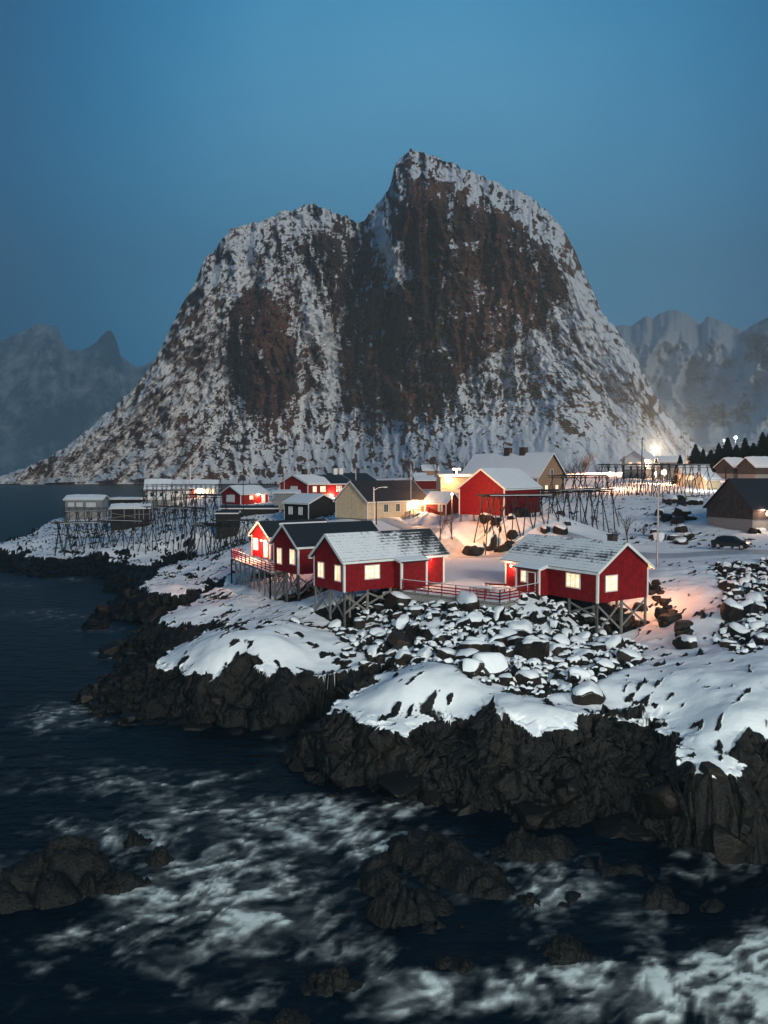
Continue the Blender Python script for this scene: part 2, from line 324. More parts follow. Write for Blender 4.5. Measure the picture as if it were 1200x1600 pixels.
def terrain(x, y):
    wob = .9*fbm(x*.35, y*.35, 3, 3)
    far = sstep(60, 170, y)
    dw = sdist(WATER, x, y) + wob*.8; ds = sdist(SNOWL, x, y) + wob*.35 + .25*fbm(x*1.1, y*1.1, 9, 3)*(1+far)
    base = rbf(x, y)
    r = np.clip(dw/(np.maximum(dw, 0)+np.maximum(-ds, 0)+1e-3), 0, 1)
    inS = ds > 0
    h = np.where(inS, base, np.where(dw > 0, np.minimum(base, 4.4)*r**.75, -.55*np.maximum(-dw, 0)))
    h = np.maximum(h, -7)
    rd = road_d(x, y); yard = sdist(YARD, x, y)
    flat = np.clip(np.maximum(1-sstep(3.0, 7.0, rd), sstep(-1.5, 1.0, yard)), 0, 1)
    for sx, sy, sh, r1, r2 in SKER:
        q = ((x-sx)/r1)**2 + ((y-sy)/r2)**2
        h = np.maximum(h, (sh+1.2)*np.exp(-q**1.5*.9)*(1+.35*fbm(x*.5+sx, y*.5, 37, 3)) - 1.2)
    # relief of the bare rock
    wx, wy = x + .9*fbm(x*.5, y*.5, 41, 2), y + .9*fbm(x*.5, y*.5, 42, 2)
    rough = .95*facets(wx*.42, wy*.34, 5, 1.2) + .42*facets(wx*1.15, wy*1.0, 15, 1.2) + .16*facets(x*2.9, y*2.6, 25, 1.0) + .3*fbm(x*.35, y*.35, 35, 3)
    band = np.where(inS, 1-sstep(0, 2.2, ds), np.maximum(sstep(-3, 1.0, dw), sstep(-.9, .1, h)))
    rough = rough + .9*band*facets(wx*.17+3, wy*.14, 45, 1.3)
    rock = h + rough*(.17 + .50*band*np.where(y < 39, .62, 1))*(1-flat*.95)
    # the layer of snow lies smooth over it
    und = .30*fbm(x*.16, y*.16, 51, 3) + .07*fbm(x*.7, y*.5, 57, 2)
    cov = .37 + .16*fbm(x*.09, y*.09, 61, 3) - .02*far
    rip = np.zeros(x.shape); und_h = np.zeros(x.shape)
    near = (y < 130) & (y > 40) & (x > -25) & (x < 60)
    if near.any():
        xn, yn = x[near], y[near]
        rip[near] = np.maximum(sstep(-.8, .8, sdist(RIP[0], xn, yn)), sstep(-.8, .8, sdist(RIP[1], xn, yn)))
        und_h[near] = np.maximum.reduce([sstep(-.5, .8, sdist(P_, xn, yn)) for P_ in UNDER])
    cov = cov - .24*rip - .9*und_h*(1-flat); und = und + .16*fbm(x*.33, y*.28, 53, 2)*(1-rip)*sstep(75, 60, y)
    rock = rock + .25*rip*facets(x*.9, y*.8, 55, 1.2)
    snow = h + (und + cov)*(1-.85*flat) + .20*flat
    snow = np.where(inS, snow, snow - .5*sstep(0, .3, -ds) - 2.5*np.clip(-ds, 0, 4))
    # exposed ledges: ribs of rock that break through along the strike
    rib = ridged((x*.55+y*.84)*.20, (x*.84-y*.55)*.62, 71, 3)
    rock = rock + np.where(inS, (1-flat)*(.55+.35*sstep(85, 120, y)*sstep(-5, -20, x))*sstep(.52, 1.0, rib), 0)
    df = snow-rock
    s = np.clip(.5 + df*2.6, 0, 1)
    s = np.where(h < 1.2, 0, s)
    z = np.where(df > 0, snow, rock) + flat*sstep(130, 60, y)*(.05*fbm(x*1.9, y*1.9, 63, 3))
    return z, s
def gz(x, y):
    return float(terrain(np.array([float(x)]), np.array([float(y)]))[0][0])

NC = 640
az = np.linspace((-220-600)/F, (1420-600)/F, NC)
def span(a, b, n): return a*np.exp(np.linspace(0, math.log(b/a), n, endpoint=False))
dep = np.concatenate([span(22, 29, 30), span(29, 38, 60), span(38, 49, 150), span(49, 72, 210), span(72, 115, 180), span(115, 180, 110), span(180, 320, 70), span(320, 680, 30)])
# finer rows where the ground is near; columns are rays over the ground so near and far get the detail they need
D_, A_ = np.meshgrid(dep, az, indexing='ij'); X = A_*D_; Y = D_
Z, S = terrain(X, Y)
gy = np.gradient(Z, axis=0)/np.gradient(Y, axis=0); gx = np.gradient(Z, axis=1)/(np.gradient(X, axis=1)+1e-9)
slope = np.hypot(gx, gy); S = S*(1-sstep(1.0, 1.7, slope))
drop = np.zeros(Z.shape); drop[1:] = Z[1:]-Z[:-1]; drop[:-1] = np.maximum(drop[:-1], Z[1:]-Z[:-1]); S = np.where(drop > .6, 0, S)
S = np.minimum(S, np.maximum(np.roll(S, 3, 1), np.roll(S, -3, 1))*1.0 + .25*(np.abs(np.roll(S, 1, 1)-S) < .2))
# broken overhanging blocks on the steep shore
DW = sdist(WATER, X, Y); DS = sdist(SNOWL, X, Y); bandm = sstep(-2.5, .3, DW)*(1-sstep(-.2, 1.2, DS))*(1-sstep(150, 260, Y))
ox = .7*facets(X*.45+Y*.2, Z*.55, 301, 1.0) + .6*fbm(X*.4, Z*.6+Y*.2, 305, 3) + .25*facets(X*1.3, Z*1.3+Y*.3, 311, 1.0)
oy = .7*facets(X*.5-Y*.2, Z*.5+7, 321, 1.0) + .6*fbm(X*.4+9, Z*.6-Y*.2, 325, 3) + .25*facets(X*1.4, Z*1.2-Y*.3, 331, 1.0)
X = X + ox*bandm*.55; Y = Y - oy*bandm*.9; Z = Z + .25*facets(X*.9, Y*.9, 341, 1.0)*bandm
keep = (Z[:-1,:-1] > -1.6) | (Z[1:,1:] > -1.6) | (Z[:-1,1:] > -1.6) | (Z[1:,:-1] > -1.6)
m_ground = snowrock('shore_rock_and_snow', (.0015, .002, .0022), (.017, .0145, .012), 2.2, soft=.14, bumpd=.22, grain=.55, noisy=.50)
grid_mesh('ground', X, Y, Z, m_ground, {'snow': S}, keep=keep, kind='structure')
def wet(m, z0, z1, lo):                 # rock washed by the sea is wet: darker and glossier below the tide mark
    t = m.node_tree; L = t.links.new; geo = t.nodes.new('ShaderNodeNewGeometry'); sp = t.nodes.new('ShaderNodeSeparateXYZ'); L(geo.outputs['Position'], sp.inputs[0])
    n = t.nodes.new('ShaderNodeTexNoise'); n.inputs['Scale'].default_value = .7; n.inputs['Detail'].default_value = 4; L(geo.outputs['Position'], n.inputs['Vector'])
    ad = t.nodes.new('ShaderNodeMath'); ad.operation = 'MULTIPLY_ADD'; ad.inputs[1].default_value = -2.2; L(n.outputs['Fac'], ad.inputs[0]); L(sp.outputs['Z'], ad.inputs[2])
    mr = t.nodes.new('ShaderNodeMapRange'); L(ad.outputs[0], mr.inputs['Value']); mr.inputs['From Min'].default_value = z0; mr.inputs['From Max'].default_value = z1; mr.inputs['To Min'].default_value = lo
    mx = [q for q in t.nodes if q.type == 'MIX_RGB'][0]; src = mx.inputs[1].links[0].from_socket; sc = t.nodes.new('ShaderNodeVectorMath'); sc.operation = 'SCALE'; L(src, sc.inputs[0]); L(mr.outputs[0], sc.inputs['Scale']); L(sc.outputs[0], mx.inputs[1])
wet(m_ground, -.6, 1.6, .30)

# sea bed and sea
mb = MB(); mb.quad((-16000,-300,-7.2),(16000,-300,-7.2),(16000,16000,-7.2),(-16000,16000,-7.2)); mb.build('sea_bed', mat('sea_bed', (.02,.025,.03), .9), kind='structure')
def foam_at(px, py, x, y):
    spots = [(200,1305,120,28,.6),(300,1350,170,60,.42),(400,1390,150,80,.5),(300,1440,150,50,.45),(520,1300,110,45,.55),(560,1262,110,22,.42),(150,1455,90,22,.5),(60,1500,70,35,.35),(450,1440,110,60,.5),
             (30,1470,50,20,.3),(350,1560,110,50,.45),(560,1480,80,40,.45),(650,1530,60,40,.55),(760,1545,120,45,.6),(850,1440,60,50,.45),(880,1340,80,20,.5),(960,1390,90,25,.5),(1010,1440,70,35,.55),(1100,1535,150,55,.9),(1000,1570,170,45,.8),(100,1570,120,40,.4),(250,1500,100,30,.4),
             (1190,1500,60,60,.6),(1180,1590,60,60,.8),(640,1262,40,14,.7),(100,1112,60,22,.75),(60,1130,60,18,.5),(170,1132,40,10,.4),(260,1128,40,7,.5),(440,1150,90,14,.35),(60,960,110,16,.55),(150,985,90,10,.5),(40,915,90,9,.45),(120,905,60,6,.5),
             (170,1022,26,10,.75),(130,1045,70,12,.25),(60,1290,90,20,.4),(260,1230,90,14,.3),(140,1240,90,14,.3),(380,1270,110,25,.45),(700,1300,50,12,.3),(720,1395,50,20,.3),(1090,1365,90,12,.3),(930,1520,90,30,.6),(480,1170,90,12,.25),(230,1395,120,40,.5),(620,1580,90,40,.55)]
    f = np.zeros(px.shape)
    for a, b, ra, rb, s in spots: f = f + s*np.exp(-((px-a)/ra)**2 - ((py-b)/rb)**2)
    return np.clip(f, 0, 1.15)
nc, nr = 420, 560
az2 = np.linspace(-.75, .75, nc); dp2 = 15*np.exp(np.linspace(0, math.log(300/15.), nr))
D2, A2 = np.meshgrid(dp2, az2, indexing='ij'); X2, Y2 = A2*D2, D2
ppx, ppy = proj(X2, Y2, 0)
u_, v_ = (X2*.80+Y2*.60), (-X2*.60+Y2*.80)              # the wash runs in from the lower left
wx, wy = u_ + 1.5*fbm(u_*.16, v_*.22, 81, 3), v_ + 1.4*fbm(u_*.18, v_*.2, 85, 3)
tex = .5 + .5*(.65*fbm(wx*.48, wy*.85, 91, 4, .6) + .60*fbm(X2*1.1, Y2*1.5, 93, 4, .6))
tex2 = 1-np.abs(fbm(wx*.36, wy*.75, 95, 4, .55))*2.6
amb = (.10 + .66*sstep(60, 36, Y2))*sstep(-.2, .6, fbm(X2*.07, Y2*.12, 99, 2))
foam = np.clip((foam_at(ppx, ppy, X2, Y2)+amb)*1.9*(1.15*tex**1.7+.28*np.clip(tex2, -.3, 1)) - .34, 0, 1)
vein = np.clip(1-np.abs(fbm(wx*.34, wy*.62, 97, 4, .55))*3.0, 0, 1)
foam = np.clip(foam*(.28+1.05*vein), 0, 1); foam = .42*foam**1.1 + .58*foam**2.6
Z2 = .10*fbm(X2*.12, Y2*.2, 101, 3)*np.exp(-Y2/150) + .07*foam*sstep(200, 30, Y2)
msea = bpy.data.materials.new('sea_water'); msea.use_nodes = True; t = msea.node_tree; b = t.nodes['Principled BSDF']; L = t.links.new
b.inputs['IOR'].default_value = 1.33
at = t.nodes.new('ShaderNodeAttribute'); at.attribute_name = 'foam'
geo = t.nodes.new('ShaderNodeNewGeometry')
nf = t.nodes.new('ShaderNodeTexNoise'); nf.inputs['Scale'].default_value = .85; nf.inputs['Detail'].default_value = 6; nf.inputs['Roughness'].default_value = .62; nf.inputs['Distortion'].default_value = .8; L(geo.outputs['Position'], nf.inputs['Vector'])
fm = t.nodes.new('ShaderNodeMath'); fm.operation = 'MULTIPLY_ADD'; fm.inputs[1].default_value = 2.4; fm.inputs[2].default_value = -.22; L(nf.outputs['Fac'], fm.inputs[0])
fx = t.nodes.new('ShaderNodeMath'); fx.operation = 'MULTIPLY'; fx.use_clamp = True; L(fm.outputs[0], fx.inputs[0]); L(at.outputs['Fac'], fx.inputs[1])
mx = t.nodes.new('ShaderNodeMixRGB'); L(fx.outputs[0], mx.inputs[0]); mx.inputs[1].default_value = (.0006, .0028, .007, 1); mx.inputs[2].default_value = (.48, .53, .54, 1); L(mx.outputs[0], b.inputs['Base Color'])
mro = t.nodes.new('ShaderNodeMapRange'); L(fx.outputs[0], mro.inputs['Value']); mro.inputs['To Min'].default_value = .28; mro.inputs['To Max'].default_value = .9; L(mro.outputs[0], b.inputs['Roughness'])
b.inputs['Specular IOR Level'].default_value = .09
mps = t.nodes.new('ShaderNodeVectorMath'); mps.operation = 'MULTIPLY'; mps.inputs[1].default_value = (.6, 1.1, 1); L(geo.outputs['Position'], mps.inputs[0])
nb = t.nodes.new('ShaderNodeTexNoise'); nb.inputs['Scale'].default_value = .8; nb.inputs['Detail'].default_value = 5; L(mps.outputs[0], nb.inputs['Vector'])
bu = t.nodes.new('ShaderNodeBump'); bu.inputs['Strength'].default_value = .55; bu.inputs['Distance'].default_value = .55; L(nb.outputs['Fac'], bu.inputs['Height']); L(bu.outputs[0], b.inputs['Normal']); ib = t.nodes.new('ShaderNodeMapRange'); L(fx.outputs[0], ib.inputs['Value']); ib.inputs['From Max'].default_value = .5; ib.inputs['To Min'].default_value = .55; ib.inputs['To Max'].default_value = .04; L(ib.outputs[0], bu.inputs['Strength'])
grid_mesh('sea', X2, Y2, Z2, msea, {'foam': foam}, kind='structure')
# the open sea round that sheet joins it edge to edge
e = .75; y0, y1 = 15.0, 300.0; mb = MB()
pts = [(-e*y0,y0,0),(-e*y1,y1,0),(-16000,16000,0),(-16000,-300,0)]; mb.quad(*pts[::-1])
mb.quad((e*y0,y0,0),(e*y1,y1,0),(16000,16000,0),(16000,-300,0)); mb.v[-4:] = mb.v[-4:][::-1]
mb.quad((-e*y1,y1,0),(e*y1,y1,0),(16000,16000,0),(-16000,16000,0)); mb.quad((-16000,-300,0),(16000,-300,0),(e*y0,y0,0),(-e*y0,y0,0))
mb.build('open_sea', msea, kind='structure')

# ------------------------------------------------------------------ mountains
def mountain(name, ridge, foot, rdepth, relief, cover, material, ncol, nrow, seed, back=900, noise_k=1.0):
    px = np.linspace(ridge[0][0], ridge[-1][0], ncol)
    rp = np.array(ridge, float); fp = np.array(foot, float); dp = np.array(rdepth, float)
    ry = np.interp(px, rp[:,0], rp[:,1]); fy = np.interp(px, fp[:,0], fp[:,1]); fd = np.interp(px, fp[:,0], fp[:,2]); rd = np.interp(px, dp[:,0], dp[:,1])
    ry = ry + noise_k*(3.0*fbm(px*.06, px*0, seed, 3) + 1.6*fbm(px*.22, px*0, seed+3, 3))
    t = np.linspace(0, 1, nrow); T, PX = np.meshgrid(t, px, indexing='ij')
    PY = fy[None]*(1-T) + ry[None]*T
    g = .62*sstep(0, .42, T)*T/.42*(T < .42) + (T >= .42)*.0
    g = .50*(1-np.exp(-T*5.2))/(1-math.exp(-5.2)) + .22*T + .28*sstep(.8, 1.06, T)/sstep(.8, 1.06, 1.0)
    DD = fd[None] + (rd-fd)[None]*g
    off = relief(PX, PY)*sstep(0, .06, T)
    DD = DD + off
    elev = (800-PY)/F
    k_ = DD/(CP + elev*SP)
    X = (PX-600)/F*k_; Y = DD; Z = H + k_*(elev*CP - SP)
    # backside
    bt = np.linspace(.06, 1, 26)[:,None]
    Xb = X[-1][None] + 0*bt + X[-1][None]*.25*bt; Yb = Y[-1][None] + back*bt + 0*X[-1][None]; Zb = Z[-1][None]*(1-bt**1.3) - 8*bt
    X, Y, Z = np.vstack([X, Xb]), np.vstack([Y, Yb]), np.vstack([Z, Zb])
    # slope of the real surface decides, with the cover map, where snow lies
    P = np.stack([X, Y, Z], -1); du = np.gradient(P, axis=1); dv_ = np.gradient(P, axis=0); n = np.cross(du, dv_); n /= np.linalg.norm(n, axis=-1, keepdims=True)+1e-9
    nzv = np.abs(n[...,2])
    S = np.full(X.shape, .6); S[:nrow] = cover(PX, PY, nzv[:nrow], n[:nrow])
    return grid_mesh(name, X, Y, Z, material, {'snow': S}, kind='structure')

ridge = [(-260,752),(-60,748),(0,744),(20,739),(60,722),(100,702),(140,668),(180,635),(210,606),(240,566),(262,522),(285,475),(305,440),(320,405),(335,392),(345,375),(365,356),(385,351),(405,346),(430,336),(445,330),(465,325),(485,318),
         (505,325),(525,332),(545,341),(560,347),(570,345),(577,333),(590,320),(602,303),(611,286),(616,262),(626,246),(640,236),(655,237),(680,244),(710,258),(740,268),(770,284),(800,297),(825,303),(845,322),(868,343),(885,366),(900,396),
         (910,420),(925,452),(940,486),(955,506),(970,522),(985,546),(1000,572),(1015,602),(1030,627),(1045,650),(1060,668),(1078,684),(1100,704),(1140,716),(1200,724),(1320,728)]
foot = [(-260,757,1190),(0,757,1190),(330,756,1180),(480,756,1100),(600,752,950),(720,748,760),(850,745,600),(950,744,520),(1050,743,480),(1320,742,470)]
rdep = [(-260,1230),(0,1240),(200,1420),(340,1540),(480,1600),(560,1640),(640,1560),(720,1560),(830,1600),(950,1500),(1060,1100),(1140,900),(1320,800)]
def G(px, py, a, b, ra, rb, rot=0):
    c, s = math.cos(rot), math.sin(rot); u, v = (px-a)*c+(py-b)*s, -(px-a)*s+(py-b)*c
    return np.exp(-(u/ra)**2-(v/rb)**2)
def turned(fn, px, py):
    """noise whose grain follows the fall line: upright on the face, slanting on either flank"""
    mL = sstep(400, 290, px+.10*(py-500))*sstep(380, 470, py); mR = sstep(800, 930, px)*sstep(330, 450, py)
    a, b_, c = fn(px, py), fn(px*.80+py*.60, -px*.60+py*.80), fn(px*.86-py*.50, px*.50+py*.86)
    return a*(1-mL-mR) + b_*mL + c*mR
def relief(px, py):
    w_ = 16*fbm(px*.010, py*.008, 203, 3)
    r = turned(lambda u, v: -62*ridged((u+w_)*.022, v*.006, 201, 3) - 22*ridged((u+w_)*.06, v*.018, 211, 3) - 13*facets((u+w_)*.085, v*.05, 215, 1.2) - 8*facets(u*.20, v*.12, 221, 1.2), px, py)
    r = r - 8*fbm(px*.12, py*.12, 219, 4, .65)
    talus = sstep(610, 700, py + .10*np.abs(px-560))*sstep(250, 420, px)
    r = r*(1-.72*talus)
    r = r + 150*G(px, py, 545, 430, 16, 120, .05) + 60*G(px, py, 520, 560, 12, 90) + 30*G(px, py, 455, 470, 16, 90)
    r = r - 75*G(px, py, 405, 560, 48, 120, -.12) - 70*G(px, py, 680, 470, 130, 180) + 40*G(px, py, 585, 420, 26, 80, -.2) - 60*G(px, py, 900, 640, 60, 50)
    return r
def cover(px, py, nz_, n):
    jx, jy = px + 9*fbm(px*.05, py*.05, 262, 3), py + 12*fbm(px*.05, py*.04, 263, 3)
    A = sdist([(372,448),(415,452),(447,490),(462,560),(458,610),(442,650),(414,682),(388,645),(363,592),(357,520)], jx, jy)
    B = sdist([(603,470),(640,440),(622,350),(640,275),(700,285),(770,318),(830,360),(872,415),(885,462),(840,500),(800,540),(745,565),(710,610),(655,660),(600,640),(540,640),(530,560),(545,470),(552,400),(566,352),(580,400)], jx, jy)
    Cc_ = sdist([(440,385),(500,360),(545,380),(540,470),(520,500),(500,430),(470,400)], jx, jy)
    slab = np.maximum.reduce([sstep(-6, 4, A), .95*sstep(-8, 7, B), .6*sstep(-10, 12, Cc_), .8*sstep(-6, 10, 14-np.abs(jx-558+.05*(jy-400)))*sstep(640, 600, jy)*sstep(350, 380, jy)])
    def line(P, w0):
        d = np.full(px.shape, 1e9)
        for (ax, ay), (bx, by) in zip(P[:-1], P[1:]):
            ex, ey = bx-ax, by-ay; t_ = np.clip(((px-ax)*ex+(py-ay)*ey)/(ex*ex+ey*ey), 0, 1); d = np.minimum(d, np.hypot(px-ax-ex*t_+3*fbm(px*.15, py*.06, 264, 2), py-ay-ey*t_))
        return np.exp(-(d/w0)**2)
    white = np.maximum.reduce([line([(486,440),(484,500),(508,535),(522,560),(520,625)], 8), .9*line([(480,480),(505,500),(516,540)], 12), .8*line([(588,345),(600,380),(612,410),(640,428)], 9), .7*line([(700,265),(704,330),(708,395)], 5),
            .7*line([(742,440),(748,490)], 5), .6*line([(682,520),(690,600)], 4), .7*line([(395,350),(385,420),(372,460)], 7), .6*line([(820,330),(835,400),(850,450)], 6), .6*line([(745,280),(738,310),(728,330)], 5), .7*line([(650,560),(662,600)], 5), .7*line([(900,450),(930,520),(950,560)], 14)])
    w_ = 9*fbm(px*.03, py*.02, 233, 3)
    streak = turned(lambda u, v: fbm((u+w_)*.11, v*.030, 231, 4, .6), px, py); spk = turned(lambda u, v: fbm(u*.24, v*.11, 241, 4, .7), px, py)
    big = fbm(px*.022, py*.022, 245, 3)
    talus = sstep(600, 680, py - 42*np.exp(-((px-530)/130)**2) + 60*sstep(760, 930, px))*sstep(250, 400, px)
    chute = turned(lambda u, v: sstep(.62, .93, ridged((u+w_)*.045, v*.010, 271, 2)), px, py)
    ledge = sstep(.60, .93, ridged(px*.035+py*.03, py*.10-px*.03, 275, 3)); chip = facets(px*.10+w_*.1, py*.075, 277, 1.4)
    s = .37 + .40*(nz_-.42)*2 + .44*streak + .20*spk + .20*big + .34*chute + .24*ledge + .30*chip - .53*slab*(1-.6*talus) + .06*talus + .85*white*(1-.25*slab)
    s = s + .20*G(px, py, 830, 550, 90, 50) + .26*G(px, py, 930, 530, 30, 70, -.4) + .12*G(px, py, 300, 600, 80, 60) + .25*G(px, py, 410, 440, 26, 16) + .25*G(px, py, 640, 246, 24, 8) + .25*G(px, py, 760, 285, 60, 8, .35) + .2*G(px, py, 440, 345, 60, 14) + .25*G(px, py, 370, 400, 14, 60, .2)
    s = s - .30*G(px, py, 640, 635, 34, 22) - .45*G(px, py, 835, 612, 8, 16) - .30*G(px, py, 890, 606, 60, 7, .45) - .3*G(px, py, 210, 690, 34, 18, -.5) - .26*G(px, py, 880, 665, 60, 10, .5) - .35*G(px, py, 1015, 640, 9, 26, -.4) - .2*G(px, py, 120, 735, 60, 6) - .3*G(px, py, 300, 555, 22, 30, .5)
    s = s - .16*talus*sstep(-.1, .4, fbm(px*.05, py*.08, 251, 4, .65)) - .12*talus*sstep(560, 420, np.abs(px-560)*2.2)*sstep(640, 740, py)
    return np.clip(s, 0, 1)
m_mt = snowrock('mountain_rock_and_snow', (.024, .016, .013), (.165, .074, .048), .055, soft=.075, bumpd=9, grain=.5, noisy=.60, snowc=(.72, .74, .77), aniso=(1, 1, .34))
mountain('mountain', ridge, foot, rdep, relief, cover, m_mt, 860, 420, 300, noise_k=1.9)

def relief_far(px, py): return -260*ridged(px*.018, py*.010, 401, 4) - 90*fbm(px*.06, py*.05, 411, 4)
def cover_r(px, py, nz_, n):
    return np.clip(.76 + .28*fbm(px*.045, py*.05, 421, 4, .6) + .1*(nz_-.5) - .45*G(px, py, 1185, 540, 24, 28) - .30*G(px, py, 1110, 545, 22, 12, .4) - .30*G(px, py, 1090, 590, 20, 8, -.3) - .38*G(px, py, 1110, 650, 90, 26) - .3*G(px, py, 1160, 500, 60, 12), 0, 1)
def cover_l(px, py, nz_, n):
    return np.clip(.50 + .30*fbm(px*.04, py*.04, 431, 4, .6) - .35*G(px, py, 90, 660, 50, 30, -.3) - .3*G(px, py, 172, 540, 18, 30) + .0*nz_, 0, 1)
m_far2 = snowrock('misty_rock_and_snow', (.03, .03, .034), (.06, .055, .05), .012, soft=.2, bumpd=20, grain=.3, noisy=.7, snowc=(.62, .66, .70))
m_far = snowrock('far_rock_and_snow', (.03, .03, .034), (.06, .055, .05), .035, soft=.18, bumpd=12, grain=.3, noisy=.9, snowc=(.62, .66, .70))
mountain('far_mountains', [(900,560),(945,530),(965,508),(985,509),(1000,500),(1012,492),(1020,499),(1032,489),(1045,484),(1060,485),(1075,493),(1095,506),(1106,494),(1120,499),(1140,509),(1165,516),(1176,508),(1190,500),(1205,495),(1260,470),(1330,440),(1500,400)],
         [(900,720,3400),(1100,718,3000),(1500,712,2600)], [(900,7000),(1080,7000),(1200,5600),(1500,4500)], relief_far, cover_r, m_far, 260, 170, 500, 1500, .8)
mountain('misty_mountains', [(-500,380),(-300,420),(-100,500),(-20,540),(20,525),(60,505),(88,510),(105,545),(128,548),(150,535),(163,520),(172,514),(182,530),(188,556),(215,575),(250,560),(300,580),(400,640)],
         [(-500,741,12500),(400,741,12500)], [(-500,14500),(400,14500)], lambda a, b_: 1.2*relief_far(a, b_), cover_l, m_far2, 200, 130, 520, 2500, .8)
# low land at the head of the bay on the right
def cover_v(px, py, nz_, n): return np.clip(.60 + .35*fbm(px*.05, py*.12, 441, 4, .6), 0, 1)
mountain('valley_slope', [(960,735),(1040,712),(1080,700),(1120,690),(1160,688),(1200,684),(1260,676),(1400,660)], [(960,741,560),(1400,741,520)], [(960,900),(1100,1300),(1400,1200)],
         lambda px, py: -30*fbm(px*.03, py*.05, 451, 3), cover_v, m_far, 160, 60, 540, 500, .3)

# ------------------------------------------------------------------ road
def ribbon(name, pts, hw, dz, material, step=.8, cols=9, **k):
    P = [np.array(p) for p in pts]; out_ = []
    for i in range(len(P)-1):                             # Catmull-Rom through the centre line
        p0, p1, p2, p3 = P[max(i-1,0)], P[i], P[i+1], P[min(i+2, len(P)-1)]
        n = max(2, int(np.linalg.norm(p2-p1)/step))
        for t_ in np.linspace(0, 1, n, endpoint=False):
            out_.append(.5*((2*p1)+(-p0+p2)*t_+(2*p0-5*p1+4*p2-p3)*t_**2+(-p0+3*p1-3*p2+p3)*t_**3))
    Q = np.array(out_); T = np.gradient(Q, axis=0); T /= np.linalg.norm(T, axis=1, keepdims=True); Nn = np.stack([-T[:,1], T[:,0]], 1)
    w_ = np.linspace(-hw, hw, cols); XX = Q[:,0,None]+Nn[:,0,None]*w_; YY = Q[:,1,None]+Nn[:,1,None]*w_
    ZZ = terrain(XX, YY)[0]
    for _ in range(3): ZZ[1:-1] = (ZZ[:-2]+ZZ[1:-1]*2+ZZ[2:])/4
    ZZ = ZZ + dz; ZZ[:,0] -= .25; ZZ[:,-1] -= .25
    return grid_mesh(name, XX, YY, ZZ, material, **k)
ribbon('road', ROAD, 2.6, .06, M['road'], kind='structure')

# ------------------------------------------------------------------ buildings
def lamp_light(loc, power, color=(1, .55, .28), size=.12, name='lamp_light', parent=None):
    l = bpy.data.lights.new(name, 'POINT'); l.energy = power; l.color = color; l.shadow_soft_size = size
    o = bpy.data.objects.new(name, l); o.location = loc; link(o, parent); return o

def window(root, side, u, z, w_, h_, L_, W_, panes=3, kind='pane', name='window', casing='white'):
    """side: 'f' long wall at y=0, 'b' long wall at y=W, 'l' gable at x=0, 'r' gable at x=L; u along the wall, z sill height"""
    def P(a, o, zz):
        return {'f': (a, -o, zz), 'b': (a, W_+o, zz), 'l': (-o, a, zz), 'r': (L_+o, a, zz)}[side]
    def bx(mb, a0, a1, o0, o1, z0, z1):
        p, q = P(a0, o0, z0), P(a1, o1, z1); mb.box(min(p[0],q[0]), max(p[0],q[0]), min(p[1],q[1]), max(p[1],q[1]), z0, z1)
    c = .09; f = MB()
    bx(f, u-c, u, .0, .075, z-c, z+h_+c); bx(f, u+w_, u+w_+c, .0, .075, z-c, z+h_+c)
    bx(f, u, u+w_, .0, .072, z-c, z); bx(f, u, u+w_, .0, .072, z+h_, z+h_+c)
    fo = f.build(name, M[casing], root)
    n = panes; pw = w_/n
    for i in range(n):
        g = MB(); bx(g, u+i*pw+.025, u+(i+1)*pw-.025, .0, .028, z+.02, z+h_-.02); g.build('pane', M[kind], fo)
    g = MB()
    for i in range(1, n): bx(g, u+i*pw-.03, u+i*pw+.03, .0, .055, z, z+h_)
    if n > 1: g.build('mullion', M[casing], fo)
    return fo

def tiles(L_, run, rise, x0, o, mbv, cover_fn, tw=.30, th=.36, sgn=1):
    """overlapping roof tiles on one slope: lists of (verts, snow)"""
    sl = math.hypot(run, rise); n = max(1, int(sl/th)); m_ = max(1, int(L_/tw))
    vs_, fs_, sn_ = [], [], []
    for j in range(n):
        for i in range(m_):
            a0, a1 = x0+i*L_/m_, x0+(i+1)*L_/m_-.012; s0, s1 = j*sl/n, (j+1)*sl/n+.03
            lift = .035 + .012*rnd.random(); off = .0
            k = len(vs_)
            for (a, s, l) in ((a0,s0,0.01),(a1,s0,0.01),(a1,s1,lift),(a0,s1,lift),(a0,s1,-.01),(a1,s1,-.01)):
                y_, z_ = o + sgn*run*s/sl, rise*(1-s/sl)
                vs_.append((a, y_, z_+l))
                c_ = cover_fn((a-x0)/L_, s/sl); sn_.append(np.clip(c_ + (rnd.random()-.5)*.34 - (.30 if s == s1 else 0)*1.0, 0, 1) if l >= 0 else 0.)
            q = [(k,k+1,k+2,k+3), (k+3,k+2,k+5,k+4)]
            fs_ += q if sgn < 0 else [f[::-1] for f in q]
    return vs_, fs_, sn_
m_tile = snowrock('snowy_roof_tiles', (.030, .031, .034), (.05, .05, .052), 3.0, soft=.18, bumpd=.01, grain=.3, noisy=.30)

